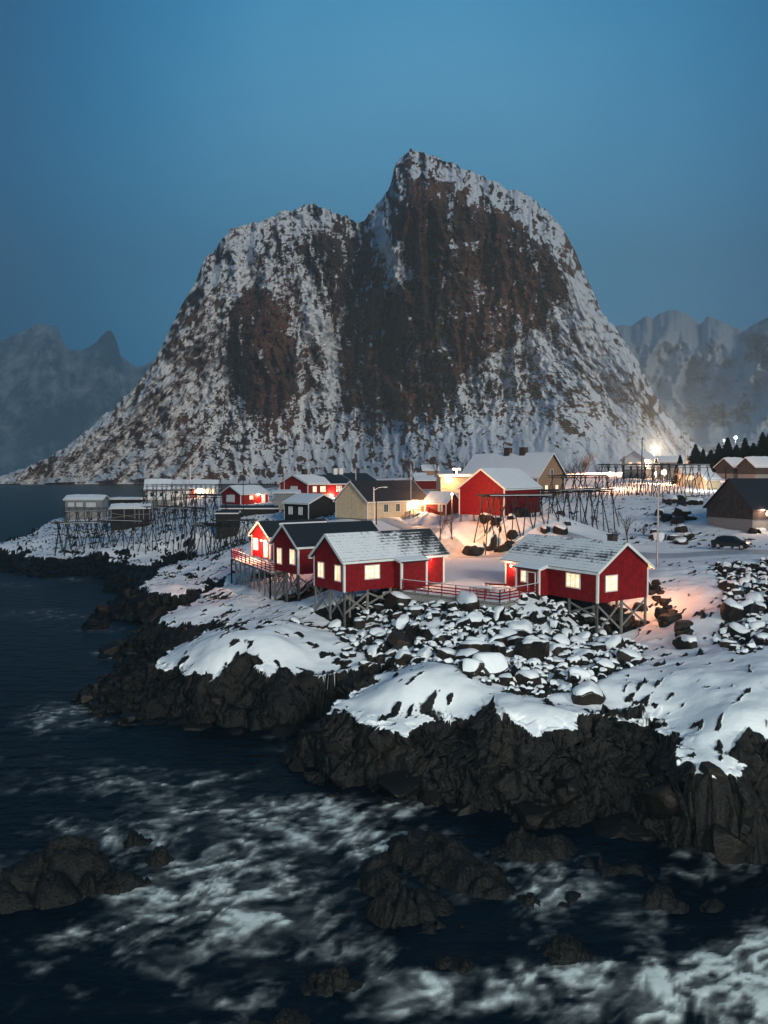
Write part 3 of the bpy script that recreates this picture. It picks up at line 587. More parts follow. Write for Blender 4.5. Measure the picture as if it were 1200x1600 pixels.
def house(name, org, d, L_, W_, z0, hw, rise, label, cat, wall='red', trim='white', roof='slate', cover_fn=None, snow_roof=0, cladding=False, over=.35, windows=(), group=None, trimw=.16, boards=.2, gable_trim=True, annex=None, cut=()):
    """org = (x, y) of the corner at local (0, 0); d = direction of the long wall; the house lies to the left of it"""
    root = empty(name, (org[0], org[1], z0), math.atan2(d[1], d[0]), label=label, cat=cat, group=group)
    r = MB()
    r.add([(0,0,0),(L_,0,0),(L_,W_,0),(0,W_,0),(0,0,hw),(L_,0,hw),(L_,W_,hw),(0,W_,hw),(0,W_/2,hw+rise),(L_,W_/2,hw+rise)],
          [(3,2,1,0),(0,1,5,4),(2,3,7,6),(1,2,6,9,5),(3,0,4,8,7),(4,5,9,8),(6,7,8,9)])
    r.build('wall', M[wall], root)
    # roof: two slabs
    k = rise/(W_/2); th = .14; ro = MB(); e = over
    ze = hw - k*e
    for s in (0, 1):
        y_e = -e if s == 0 else W_+e; ym = W_/2
        for (dz_) in (0,):
            a = [(-e,y_e,ze+.02),(L_+e,y_e,ze+.02),(L_+e,ym,hw+rise+.02),(-e,ym,hw+rise+.02)]
            bq = [(x,y,z+th) for x,y,z in a]
            ro.add(a+bq, [(0,1,2,3),(7,6,5,4),(0,4,5,1),(1,5,6,2),(2,6,7,3),(3,7,4,0)] if s else [(3,2,1,0),(4,5,6,7),(1,5,4,0),(2,6,5,1),(3,7,6,2),(0,4,7,3)])
    roo = ro.build('roof', M[roof], root)
    if cover_fn:
        for s in (0, 1):
            o_ = W_/2; sg = -1 if s == 0 else 1
            vs_, fs_, sn_ = tiles(L_+2*e, W_/2+e, rise+k*e, -e, o_, None, cover_fn if s == 0 else (lambda a, b_: .8), sgn=sg)
            tm = MB(); tm.add([(x, y, z+ze+.02+th+.012) for x,y,z in vs_], fs_); to = tm.build('roof_tiles', m_tile, roo, kind='stuff')
            at_ = to.data.attributes.new('snow', 'FLOAT', 'POINT'); at_.data.foreach_set('value', np.array(sn_, np.float32))
    if snow_roof:
        sn = MB(); nx, ny = 16, 10; hgt = snow_roof
        for s in (0, 1):
            base = len(sn.v); vv = []
            for i in range(nx+1):
                for j in range(ny+1):
                    a = -e + (L_+2*e)*i/nx; q = j/ny; yy = (-e if s == 0 else W_+e)*(1-q) + W_/2*q
                    edge = min(1, 5*min(i/nx, 1-i/nx)+.15, 5*q+.15)
                    vv.append((a, yy, ze+.02+th + (rise+k*e)*q + hgt*edge*(1+.35*math.sin(i*1.7+j)*math.cos(j*1.3+i*.6))))
            ff = [(i*(ny+1)+j, (i+1)*(ny+1)+j, (i+1)*(ny+1)+j+1, i*(ny+1)+j+1) for i in range(nx) for j in range(ny)]
            sn.add(vv, ff if s == 0 else [f[::-1] for f in ff], 0, True)
        sn.build('roof_snow', M['snow'], roo)
    if gable_trim:
        for x_, o_ in ((-e-.03, 'l'), (L_+e+.03, 'r')):
            for y_e in (-e, W_+e):
                g = MB(); g.beam((x_, y_e, ze+.07), (x_, W_/2, hw+rise+.07), .05, .24); g.build('barge_board', M[trim], root)
        for y_e in (-e-.025, W_+e+.025):
            g = MB(); g.box(-e, L_+e, y_e-.02, y_e+.02, ze-.08, ze+.13); g.build('eave_board', M[trim], root)
    if trimw:
        t_ = trimw; s = .03
        for (x0,x1,y0,y1) in ((-s,t_,-s,t_),(L_-t_,L_+s,-s,t_),(L_-t_,L_+s,W_-t_,W_+s),(-s,t_,W_-t_,W_+s)):
            g = MB(); top = hw - .02 if True else hw
            g.box(x0,x1,y0,y1,-.02,top-.06); g.build('corner_board', M[trim], root)
    if cladding:
        g = MB(); bw = .035; pr = .022
        def clear(side, a, za, zb):
            seg = [(za, zb)]
            for (sd_, u, z, w_, h_) in [(q[0], q[1], q[2], q[3], q[4]) for q in windows] + list(cut):
                if sd_ == side and u-.11 < a < u+w_+.11:
                    n_ = []
                    for (p, q2) in seg:
                        if z-.1 > p: n_.append((p, min(q2, z-.1)))
                        if z+h_+.1 < q2: n_.append((max(p, z+h_+.1), q2))
                    seg = n_
            return seg
        for i in range(1, int(L_/boards)):
            a = i*boards
            for p, q in clear('f', a, .02, hw-.1): g.box(a-bw/2, a+bw/2, -pr, 0, p, q)
            for p, q in clear('b', a, .02, hw-.1): g.box(a-bw/2, a+bw/2, W_, W_+pr, p, q)
        for i in range(1, int(W_/boards)):
            a = i*boards; top = hw + rise*(1-abs(a-W_/2)/(W_/2)) - .12
            for sd_, x_ in (('l', -pr), ('r', L_)):
                for p, q in clear(sd_, a, .02, top): g.box(x_, x_+pr, a-bw/2, a+bw/2, p, q)
        g.build('cladding_battens', M[wall], root, kind='stuff')
    for q in windows: window(root, *q[:5], L_, W_, *q[5:])
    return root

def posts(root, feet, z0, brace=True, r=.09):
    """stilts: local (x, y) tops under the floor, world foot height from the ground"""
    mw = root.matrix_basis
    F_ = []
    for (x, y) in feet:
        p = mw @ Vector((x, y, 0)); zf = gz(p.x, p.y) - p.z - .25
        g = MB(); g.beam((x, y, zf), (x, y, -.005), r*2, r*2); g.build('post', M['wood'], root); F_.append((x, y, zf))
    if brace:
        for (a, b_) in zip(F_[:-1], F_[1:]):
            if math.hypot(a[0]-b_[0], a[1]-b_[1]) < 4.5:
                zl = max(a[2], b_[2])+.5
                if zl < -.8:
                    g = MB(); g.beam((a[0],a[1]-.1,zl), (b_[0],b_[1]-.1,-.25), .06, .16); g.build('brace', M['wood'], root)
                    g = MB(); g.beam((a[0],a[1]+.1,-.25), (b_[0],b_[1]+.1,zl), .06, .16); g.build('brace', M['wood'], root)
    return F_

def annex(root, x0, x1, n, hw, red='red', win=(), door=None, fc=True, top=None, side='left'):
    """lean-to on the front wall from x0 to x1, reaching out n metres"""
    top = top or hw; lo = hw-.42
    g = MB(); g.add([(x0,-n,0),(x1,-n,0),(x1,-.001,0),(x0,-.001,0),(x0,-n,lo),(x1,-n,lo),(x1,-.001,top-.12),(x0,-.001,top-.12)], [(3,2,1,0),(4,5,6,7),(0,1,5,4),(1,2,6,5),(3,0,4,7)])
    an = g.build('annex', M[red], root)
    g = MB(); o = .28; k = (top-.12-lo)/n
    a = [(x0-o,-n-o,lo-k*o+.03),(x1+o,-n-o,lo-k*o+.03),(x1+o,-.30,top-.12-k*.3+.03),(x0-o,-.30,top-.12-k*.3+.03)]; bq = [(x,y,z+.1) for x,y,z in a]
    g.add(a+bq, [(3,2,1,0),(4,5,6,7),(0,1,5,4),(1,2,6,5),(2,3,7,6),(3,0,4,7)]); ar = g.build('annex_roof', M['slate'], an)
    g = MB(); 
    g.add([(x+(.05 if i in (0,3) else -.05), y+(.05 if i < 2 else -.02), z+.004) for i,(x,y,z) in enumerate(bq)] + [(x+(.12 if i in (0,3) else -.12), y+(.12 if i < 2 else -.04), z+.07) for i,(x,y,z) in enumerate(bq)],
          [(4,5,6,7),(0,1,5,4),(1,2,6,5),(2,3,7,6),(3,0,4,7)]); g.build('annex_snow', M['snow'], an)
    for xe in (x0-o-.02, x1+o+.02):
        g = MB(); g.beam((xe,-n-o,lo-k*o+.07), (xe,-.28,top-.12-k*.28+.07), .04, .2); g.build('annex_barge_board', M['white'], an)
    for xe in (x0, x1):
        g = MB(); g.box(xe-.08-.03, xe+.08+.03, -n-.03, -n+.13, -.02, lo-.03); g.build('annex_corner_board', M['white'], an)
    g = MB(); i = x0+.2
    while i < x1-.15:
        if not any(u-.11 < i < u+w_+.11 for (u, z, w_, h_) in list(win)+([door] if door else [])): g.box(i-.018, i+.018, -n-.022, -n, .02, lo-.04)
        i += .2
    for j in range(1, int(n/.2)): g.box(x0-.022, x0, -n+j*.2-.018, -n+j*.2+.018, .02, lo-.04); g.box(x1, x1+.022, -n+j*.2-.018, -n+j*.2+.018, .02, lo-.04)
    g.build('annex_battens', M[red], an, kind='stuff')
    for (u, z, w_, h_) in win:
        f = MB()
        for q in ((u-.09,u,z-.09,z+h_+.09),(u+w_,u+w_+.09,z-.09,z+h_+.09)): f.box(q[0],q[1],-n-.075,-n,q[2],q[3])
        for q in ((z-.09,z),(z+h_,z+h_+.09)): f.box(u,u+w_,-n-.072,-n,q[0],q[1])
        fo = f.build('annex_window', M['white'], root)
        p = MB(); p.box(u+.02,u+w_-.02,-n-.03,-n,z+.02,z+h_/2-.02); p.build('pane', M['pane'], fo)
        p = MB(); p.box(u+.02,u+w_-.02,-n-.03,-n,z+h_/2+.02,z+h_-.02); p.build('pane', M['pane'], fo)
        p = MB(); p.box(u,u+w_,-n-.055,-n,z+h_/2-.02,z+h_/2+.02); p.build('mullion', M['white'], fo)
    if door:
        u, z, w_, h_ = door; f = MB(); f.box(u,u+w_,-n-.05,-n,.02,h_); do = f.build('door', M['dred'], root)
        f = MB(); f.box(u-.09,u,-n-.07,-n,.02,h_+.09); f.box(u+w_,u+w_+.09,-n-.07,-n,.02,h_+.09); f.box(u,u+w_,-n-.068,-n,h_,h_+.09); f.build('door_frame', M['white'], do)
        f = MB(); f.box(u+.08,u+.16,-n-.1,-n-.05,1.0,1.06); f.build('handle', M['metal'], do)
    return an
def wall_lamp(root, x, y, z, power, color=(1,.5,.25), hide=False):
    g = MB(); g.box(x-.07,x+.07,y-.12,y,z-.1,z+.1); lo = g.build('wall_lamp', M['lamp'], root)
    lamp_light((x, y-.45, z-.1), power, color, .12, 'lamp_light', root)
def chimney(root, x, y, z0, z1, w_=.6, name='chimney', cap=True, m='brick'):
    g = MB(); g.box(x-w_/2,x+w_/2,y-w_/2,y+w_/2,z0,z1); c = g.build(name, M[m], root)
    if cap: g = MB(); g.box(x-w_/2-.06,x+w_/2+.06,y-w_/2-.06,y+w_/2+.06,z1,z1+.1); g.build('chimney_cap', M['slate'], c)

def nunit(v): v = np.array(v, float); return v/np.linalg.norm(v)
# cabin on the right
dA = nunit((.55,-.835))
FA = 6.96; orgA = np.array([18., 67.]) - dA*11.5
A = house('stilt_cabin', orgA, dA, 11.5, 6.5, FA, 2.74, 2.1, 'red stilt cabin with snowy tiled roof at the right end of the shared deck', 'cabin', cover_fn=lambda a, b_: .84+.16*math.sin(b_*9)+.10*math.sin(a*23+b_*5)-.22*(b_ < .08)+(.15 if b_ > .8 else 0), cladding=True,
          windows=[('f', 8.0, 1.05, 1.5, 1.15, 3), ('r', 1.0, .95, 1.35, 1.25, 2)])
annex(A, 11.5-8.6, 11.5-5.73, 1.25, 2.74, win=[(11.5-7.9, 1.1, .6, .95)], door=(11.5-7.0, 0, .85, 2.0))
posts(A, [(11.35,.12),(8.2,.12),(5.2,.12)], FA); posts(A, [(11.35,.12),(11.35,3.2),(11.35,6.35)], FA); posts(A, [(8.2,3.2),(8.2,6.3)], FA, False)
chimney(A, 9.9, 3.6, 4.2, 5.5, .62)
wall_lamp(A, .9, -.03, 2.15, 230)
# middle cabin
dB = nunit((.82,.572)); FB = 7.22
B = house('stilt_cabin', (-3.6, 71.5), dB, 11.6, 5.4, FB, 2.9, 2.05, 'red stilt cabin in the middle, its roof half snow and half bare dark tiles', 'cabin',
          cover_fn=lambda a, b_: (1.0 if a < .42 else .78-.85*(a-.42)+.28*b_)+.12*math.sin(a*31+b_*7)*(a > .3)-.3*(b_ < .04), cladding=True,
          windows=[('f', 2.3, 1.05, 1.5, 1.15, 3), ('l', .6, .95, .85, 1.35, 2), ('l', 3.55, .95, .95, 1.35, 2)])
annex(B, 5.5, 8.4, 1.3, 2.9)
posts(B, [(.12,.12),(2.6,.12),(5.2,.12)], FB); posts(B, [(.12,.12),(.12,2.6),(.12,5.25)], FB); posts(B, [(1.6,1.6),(2.6,2.6)], FB, False)
wall_lamp(B, 9.3, -.03, 2.3, 260)
g = MB(); g.box(10.9, 11.1, 6.5, 6.62, 2.0, 2.2); g.build('wall_lamp', M['lamp'], A); lamp_light((11.3, 7.1, 1.9), 900, (1,.36,.14), .12, 'lamp_light', A)
# dark roofed cabin and the farthest one with the lit terrace
Cc = house('stilt_cabin', (-8.86, 82.0), dB, 10.6, 5.5, 7.46, 2.98, 1.95, 'red stilt cabin under a plain black roof, second from the left end of the row', 'cabin', cladding=True, roof='slate',
          windows=[('l', .65, 1.0, 1.0, 1.5, 2), ('l', 3.6, .8, .9, 1.6, 2), ('f', 2.2, 1.05, 1.2, 1.5, 2)])
posts(Cc, [(.12,.12),(.12,2.7),(.12,5.3)], 7.46); posts(Cc, [(.12,.12),(2.8,.12),(5.5,.12)], 7.46)
Dd = house('stilt_cabin', (-13.9, 97.0), dB, 9.0, 5.0, 7.46, 2.75, 1.6, 'red stilt cabin with the lit terrace, at the left end of the row', 'cabin', cladding=True, roof='slate', snow_roof=.0,
          windows=[('l', .6, .2, .85, 1.95, 1), ('l', 3.3, .9, 1.1, 1.3, 2), ('f', .7, .5, .9, 1.6, 1)])
wall_lamp(Dd, 2.3, -.03, 2.2, 420, (1,.42,.22)); posts(Dd, [(.12,.12),(.12,2.6),(.12,4.9)], 7.46, False)
g = MB(); g.add([(2.2,-.3,2.82),(9.2,-.3,2.82),(9.2,1.9,4.1),(2.2,1.9,4.1),(2.3,-.2,2.98),(9.1,-.2,2.98),(9.1,1.8,4.22),(2.3,1.8,4.22)], [(4,5,6,7),(0,1,5,4),(1,2,6,5),(2,3,7,6),(3,0,4,7)]); g.build('roof_snow', M['snow'], Dd)
lamp_light((-1.6, 2.2, 2.0), 2000, (1,.42,.22), .1, 'lamp_light', Dd)
g = MB(); g.box(-.14, 0, 2.1, 2.3, 2.0, 2.2); g.build('wall_lamp', M['lamp'], Dd)

# decks: floor, posts and railings
def deck(name, poly, z, rail_edges, label, colour='red', post_edges=(), lower=None, tops=4):
    root = empty(name, (poly[0][0], poly[0][1], z), 0, label=label, cat='deck')
    o = np.array([poly[0][0], poly[0][1]]); q = [tuple(np.array(p)-o) for p in poly]; n = len(q)
    g = MB(); g.add([(x,y,-.22) for x,y in q]+[(x,y,-.03) for x,y in q], [tuple(range(n))[::-1], tuple(range(n,2*n))]+[(i,(i+1)%n,n+(i+1)%n,n+i) for i in range(n)]); g.build('floor', M['wood'], root)
    cx, cy = sum(p[0] for p in q)/n, sum(p[1] for p in q)/n
    qs = [(cx+(x-cx)*.94, cy+(y-cy)*.94) for x,y in q]
    g = MB(); g.add([(x,y,-.026) for x,y in q]+[(x,y,.05) for x,y in qs], [tuple(range(n,2*n))]+[(i,(i+1)%n,n+(i+1)%n,n+i) for i in range(n)]); g.build('deck_snow', M['snow'], root)
    for (i, j) in rail_edges:
        a, b_ = np.array(q[i]), np.array(q[j]); ln = np.linalg.norm(b_-a); m_ = max(1, int(round(ln/1.6)))
        for t_ in range(m_+1):
            p = a+(b_-a)*t_/m_; g = MB(); g.box(p[0]-.045,p[0]+.045,p[1]-.045,p[1]+.045,-.03,1.0); g.build('railing_post', M[colour], root)
        for r_ in range(tops):
            zz = .22+.26*r_; g = MB(); g.beam((*a,zz),(*b_,zz),.04,.11); g.build('rail', M[colour], root)
            d_ = (b_-a)/ln
        g = MB(); g.beam((*a,1.03),(*b_,1.03),.13,.04); g.build('rail_cap', M[colour], root)
        g = MB(); g.beam((*(a+[.0,.0]),1.065),(*b_,1.065),.10,.03); g.build('rail_snow', M['snow'], root)
    for (i, j) in post_edges:
        a, b_ = np.array(q[i]), np.array(q[j]); ln = np.linalg.norm(b_-a); m_ = max(1, int(round(ln/2.0)))
        prev = None
        for t_ in range(m_+1):
            p = a+(b_-a)*t_/m_; zf = gz(p[0]+o[0], p[1]+o[1])-z-.2
            if zf < -.5:
                g = MB(); g.beam((p[0],p[1],zf),(p[0],p[1],-.2),.16,.16); g.build('post', M['wood'], root)
                if prev is not None and t_ % 2:
                    g = MB(); g.beam((prev[0],prev[1],max(zf,prev[2])+.3),(p[0],p[1],-.3),.05,.14); g.build('brace', M['wood'], root)
                prev = (p[0],p[1],zf)
    return root
nB = np.array([dB[1], -dB[0]])
pB0 = np.array([-3.6,71.5])+dB*5.5+nB*1.3
nA = np.array([dA[1], -dA[0]]); pA1 = orgA+dA*5.77+nA*1.25
deckpoly = [tuple(pB0+nB*.05), (9.75,66.9), tuple(pA1+nA*.05), tuple(orgA+nA*.05+dA*3.0+nA*1.2), tuple(orgA+nA*.1), (8.0,76.5), tuple(np.array([-3.6,71.5])+dB*8.6+nB*1.4)]
DK = deck('wooden_deck', deckpoly, 7.08, [(0,1),(1,2)], 'snow covered deck with low red railings joining the two front cabins', post_edges=[(0,1),(1,2)], tops=3)
g = MB(); g.beam((0,-.05,-.5), (*(np.array(deckpoly[1])-pB0),-.5), .3, .5); g.beam((*(np.array(deckpoly[1])-pB0),-.5), (*(np.array(deckpoly[2])-pB0),-.5), .3, .5); g.build('foundation', M['concrete'], DK)
# terrace of the left cabin
tc0 = np.array([-12.3,86.0]); 
terr = [tuple(tc0), (-9.6,88.0), (-12.6,91.6), (-14.2,97.2), (-16.9,101.4), (-18.6,103.2), (-19.3,100.8)]
deck('terrace', terr, 7.2, [(0,1),(6,0),(5,6)], 'raised terrace with bright red railings on stilts, before the leftmost cabin', post_edges=[(0,1),(0,6),(1,3),(5,6)])
deck_in = [(-12.0,88.8),(-10.9,89.8),(-13.0,92.5),(-14.4,93.2)]
for a, b_ in (((-13.9,94.9),(-15.6,97.4)),):
    pass
# bench and table on the deck
def bench(loc, rz, label):
    t = empty('bench', loc, rz, label=label, cat='bench')
    g = MB(); g.box(-1.0,1.0,-.18,.18,.42,.47); g.build('seat', M['dred'], t)
    g = MB(); g.box(-1.0,1.0,.2,.24,.62,.78); g.build('backrest', M['dred'], t)
    for x in (-.85,.85):
        g = MB(); g.box(x-.04,x+.04,-.16,.16,.0,.42); g.build('leg', M['dred'], t)
        g = MB(); g.box(x-.04,x+.04,.16,.24,.0,.78); g.build('leg', M['dred'], t)
    g = MB(); g.box(-.98,.98,-.16,.14,.47,.53); g.build('seat_snow', M['snow'], t)
p = unp(774,925,7.15); bench((p[0],p[1],7.12), math.atan2(-.3,1), 'low dark red bench on the snowy deck left of the right cabin')
def table(loc, rz, label):
    t = empty('picnic_table', loc, rz, label=label, cat='table')
    g = MB()
    for i in range(5): g.box(-.9,.9,-.4+i*.16,-.4+i*.16+.14,.70,.74)
    g.build('tabletop', M['wood'], t)
    for x in (-.65,.65):
        for s in (-1,1): g = MB(); g.beam((x,s*.55,0),(x,s*.15,.70),.06,.1); g.build('leg', M['wood'], t)
    for s in (-1,1): g = MB(); g.box(-.9,.9,s*.72-.12,s*.72+.12,.42,.46); g.build('seat', M['wood'], t)
    g = MB(); g.box(-.86,.86,-.37,.37,.74,.84); g.build('table_snow', M['snow'], t)
p = unp(752,931,7.15); table((p[0],p[1],7.12), math.atan2(-.6,.9), 'snow covered wooden picnic table inside the corner of the deck railing')

# ------------------------------------------------------------------ village
def vh(name, px, depth, pyb, ang, L_, W_, hw, rise, label, cat='house', **k):
    """a house whose near left base corner shows at pixel (px, pyb) at that depth"""
    z = H - (pyb-738)/F*depth
    p = atd(px, depth, z)
    return house(name, (p[0], p[1]), (math.cos(ang), math.sin(ang)), L_, W_, z, hw, rise, label, cat, **k)
def found(root, L_, W_, d_=2.5, m='concrete'):
    g = MB(); g.box(.1,L_-.1,.1,W_-.1,-d_,-.004); g.build('foundation', M[m], root)
R = math.radians
# cream house
Y1 = vh('house', 574, 132, 811, R(47), 15.5, 7.6, 2.95, 3.2, 'cream house with a large grey roof and wooden ramp, behind the black roofed cabin', wall='cream', roof='slate', snow_roof=0, trimw=.12, over=.3, cladding=True, boards=.35,
        windows=[('f', 4.0, 1.0, 1.0, 1.3, 2, 'pane_dark'), ('f', 7.0, 1.0, 1.0, 1.3, 2, 'pane_dark'), ('f', 9.8, .9, 1.2, 1.5, 2)]); found(Y1, 15.5, 7.6)
wall_lamp(Y1, 12.0, -.03, 2.2, 2400, (1,.50,.22))
g = MB()
for (a, za), (b_, zb) in (((7.5,.1),(11.0,.9)), ((11.0,.9),(15.2,.9))):
    for dz in (0, .35, .7): g.beam((a,-1.6,za+dz),(b_,-1.6,zb+dz),.07,.14)
g.build('ramp_railing', M['wood'], Y1)
g = MB(); g.add([(7.5,-1.6,-.1),(11.0,-1.6,.6),(11.0,-.1,.6),(7.5,-.1,-.1)], [(0,1,2,3)]); g.box(11.0,15.2,-1.6,-.1,-.6,.6); g.build('ramp', M['wood'], Y1)
for i in range(8): g = MB(); x = 7.6+i*1.08; g.beam((x,-1.68,-1.2),(x,-1.68,.9+min(.8,(x-7.5)*.23)),.09,.09); g.build('ramp_post', M['wood'], Y1)
# red boathouse on the knoll
Bn = vh('boathouse', 788, 115, 806, R(56), 13, 7.4, 3.9, 2.75, 'bright red boarded boathouse on short stilts above the road, lit from in front', 'boathouse', wall='red', roof='slate', cladding=True, boards=.25, over=.25,
        cover_fn=None, snow_roof=.10, trimw=.14); posts(Bn, [(.12,.2),(.12,2.6),(.12,5.0),(.12,7.2)], 0, False, .11)
# big house behind it
Hb = vh('house', 840, 160, 772, R(-45), 19.5, 9.9, 4.7, 4.6, 'large brown house with a grey snowy roof and two chimneys, behind the red boathouse', wall='tan', snow_roof=.12, over=.5, trimw=.16, cladding=True, boards=.4,
        windows=[('r', 2.6, 1.6, .9, 1.2, 2), ('r', 6.4, 1.6, .9, 1.2, 2), ('r', 4.5, 4.9, .9, 1.2, 2, 'pane_dark'), ('f', 14, 1.8, 1.1, 1.2, 2, 'pane_dark')])
Hb.location = Vector((*(atd(840,160,14.0)[:2] - np.array([math.cos(R(-45)), math.sin(R(-45))])*19.5), H-20*160/F-2.9))
found(Hb, 19.5, 9.9)
chimney(Hb, 8.6, 4.9, 8.6, 10.6, 1.3); chimney(Hb, 12.6, 4.9, 8.6, 10.6, 1.3)
# red long house
RL = vh('house', 481, 180, 784, R(50), 15.5, 9.2, 4.0, 1.9, 'dark red two storey house with a black chimney and partly snowy roof', wall='red', snow_roof=0, trimw=.12, cladding=True, boards=.4,
        windows=[('l', 3.4, 1.9, 2.0, 1.5, 2, 'pane_dim'), ('f', 1.6, 2.2, 1.1, 1.2, 2), ('f', 4.0, 2.2, 1.6, 1.2, 3), ('f', 9.5, 2.2, 1.6, 1.2, 2, 'pane_dim')]); found(RL, 15.5, 9.2)
chimney(RL, 3.5, 4.6, 5.0, 7.3, 1.0); wall_lamp(RL, 8.0, -.03, 1.2, 2600, (1,.50,.25))
g = MB()
g.add([(-.3,-.4,4.06),(7,-.4,4.06),(8.5,2.8,5.35),(6,4.3,6.0),(-.3,4.3,6.0),(-.2,-.3,4.25),(6.9,-.3,4.25),(8.3,2.8,5.5),(6,4.2,6.15),(-.2,4.2,6.15)], [(5,6,7,8,9),(0,1,6,5),(1,2,7,6),(2,3,8,7),(3,4,9,8),(4,0,5,9)]); g.build('roof_snow', M['snow'], RL)
RL2 = vh('house', 524, 205, 784, R(38), 13, 9, 5.3, 1.9, 'red house with two white roof vents, right behind the dark red one', wall='red', trimw=.12, windows=[('f', 1.5, 3.2, 1.2, 1.3, 2), ('f', 4.0, 3.2, 1.2, 1.3, 2, 'pane_dim'), ('f', 8.0, 3.2, 1.2, 1.3, 2, 'pane_dim')]); found(RL2, 13, 9)
for x in (2.6, 4.4): chimney(RL2, x, 4.2, 6.9, 8.6, 1.2, 'roof_vent', False, 'white')
wall_lamp(RL2, 2.2, -.03, 2.2, 1800, (1,.5,.25))
# dark boathouse
dS = np.array([math.cos(R(-42)), math.sin(R(-42))]); p = atd(482, 148, 9.2)
Sb = house('shed', p[:2]-dS*6.8, dS, 6.8, 7.2, 9.15, 3.1, 1.5, 'black tarred shed with two small white framed windows, before the dark red house', 'shed', wall='darkwood', snow_roof=.08, trimw=.1,
           windows=[('f', 1.4, 1.0, .9, 1.3, 1, 'pane_dim'), ('f', 4.2, 1.0, .9, 1.3, 1, 'pane_dim')]); found(Sb, 6.8, 7.2, 2, 'darkwood')
Lw = vh('shed', 428, 165, 782, R(8), 5.2, 5, 1.6, .35, 'low flat grey shed with a snowed roof left of the black tarred shed', 'shed', wall='grey', snow_roof=.12, trimw=0); found(Lw, 5.2, 5)
# little red cottage
Ct = vh('cottage', 376, 185, 788, R(47), 8.2, 7.4, 2.4, 1.7, 'small red cottage with a white door and a snowy roof', 'cottage', wall='red', snow_roof=.15, trimw=.12, cladding=True, boards=.4,
        windows=[('l', 2.4, .5, 2.9, 1.6, 1, 'pane_dim'), ('f', 2.6, 1.1, .9, .8, 2)]); found(Ct, 8.2, 7.4)
g = MB(); g.box(6.2,7.2,-.06,0,.02,2.1); g.build('door', M['white'], Ct); wall_lamp(Ct, 5.2, -.03, 2.1, 900, (1,.45,.25))
# white buildings on the headland
Wh = vh('boathouse', 228, 226, 781, R(12), 6.4, 6.4, 3.0, 2.6, 'white boathouse with a steep snowy roof at the far end of the headland', 'boathouse', wall='white', snow_roof=.2, trimw=0, over=.5, windows=[('f', 1.2, .9, .9, 1.2, 1, 'pane_dark'), ('f', 3.8, .9, .9, 1.2, 1, 'pane_dark')]); found(Wh, 6.4, 6.4, 4)
W2 = vh('house', 262, 236, 776, R(6), 14.0, 7, 2.7, 2.0, 'long white house under snow with a red lit doorway beside the tall white mast', wall='white', snow_roof=.2, trimw=0, over=.6, windows=[('f', 2.0, .9, 1.0, 1.2, 1, 'pane_dark'), ('f', 10.5, .9, 1.4, 1.4, 2), ('f', 12.4, .9, 1.0, 1.4, 2)]); found(W2, 14, 7, 4)
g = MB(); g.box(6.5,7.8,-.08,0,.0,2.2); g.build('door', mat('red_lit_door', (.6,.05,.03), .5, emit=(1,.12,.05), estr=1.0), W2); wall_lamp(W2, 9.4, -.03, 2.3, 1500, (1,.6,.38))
Ls = vh('boathouse', 102, 210, 800, R(2), 9.6, 5, 3.3, .9, 'pale open fronted boathouse with a flat snowy roof, leftmost on the headland', 'boathouse', wall='grey', snow_roof=.2, trimw=0, over=.4,
        windows=[('f', .9, 1.5, 1.3, .9, 1, 'pane_dim'), ('f', 3.1, 1.5, 1.3, .9, 1, 'pane_dim'), ('f', 5.6, 1.4, 2.2, 1.0, 2, 'pane_dim')]); found(Ls, 9.6, 5, 4)
g = MB()
for z in (.9, 1.25): g.box(-.4,15.5,-1.5,-1.4,z,z+.12)
for i in range(9): g.box(-.3+i*1.9,-.2+i*1.9,-1.52,-1.4,-3,1.4)
g.build('quay_railing', M['pole'], Ls)
Qs = vh('shed', 172, 248, 790, R(1), 9.6, 4, 2.0, .3, 'long low dark shed at the water behind the fish racks', 'shed', wall='darkwood', snow_roof=.18, trimw=0); found(Qs, 9.6, 4, 4, 'darkwood')
Db = vh('shed', 174, 172, 816, R(10), 8.0, 4.2, 3.0, .7, 'dark wooden shed with open bays and a snowy roof, among the racks', 'shed', wall='darkwood', snow_roof=.16, trimw=0, over=.25); found(Db, 8, 4.2, 3, 'darkwood')
g = MB()
for x in (0, 2.7, 4.9, 5.8, 6.7, 8.0): g.box(x-.09, x+.09, -.12, -.005, -.4, 3.0)
g.beam((0,-.1,2.0),(4.9,-.1,1.0),.1,.1); g.beam((0,-.1,.9),(4.9,-.1,1.6),.1,.1); g.box(5,8,-.12,-.02,1.6,1.75); g.build('timber_frame', M['wood'], Db)
D2_ = vh('shed', 337, 152, 826, R(3), 4.2, 3.4, 2.9, .3, 'small square black shed between the racks and the red cabins', 'shed', wall='darkwood', roof='slate', trimw=0, over=.15, cladding=True, boards=.4); found(D2_, 4.2, 3.4, 2, 'darkwood')
D3_ = vh('shed', 345, 163, 806, R(2), 11.5, 4, 1.5, .4, 'long low black shed behind the small square one', 'shed', wall='darkwood', roof='slate', snow_roof=.0, trimw=0, over=.2); found(D3_, 11.5, 4, 2, 'darkwood')
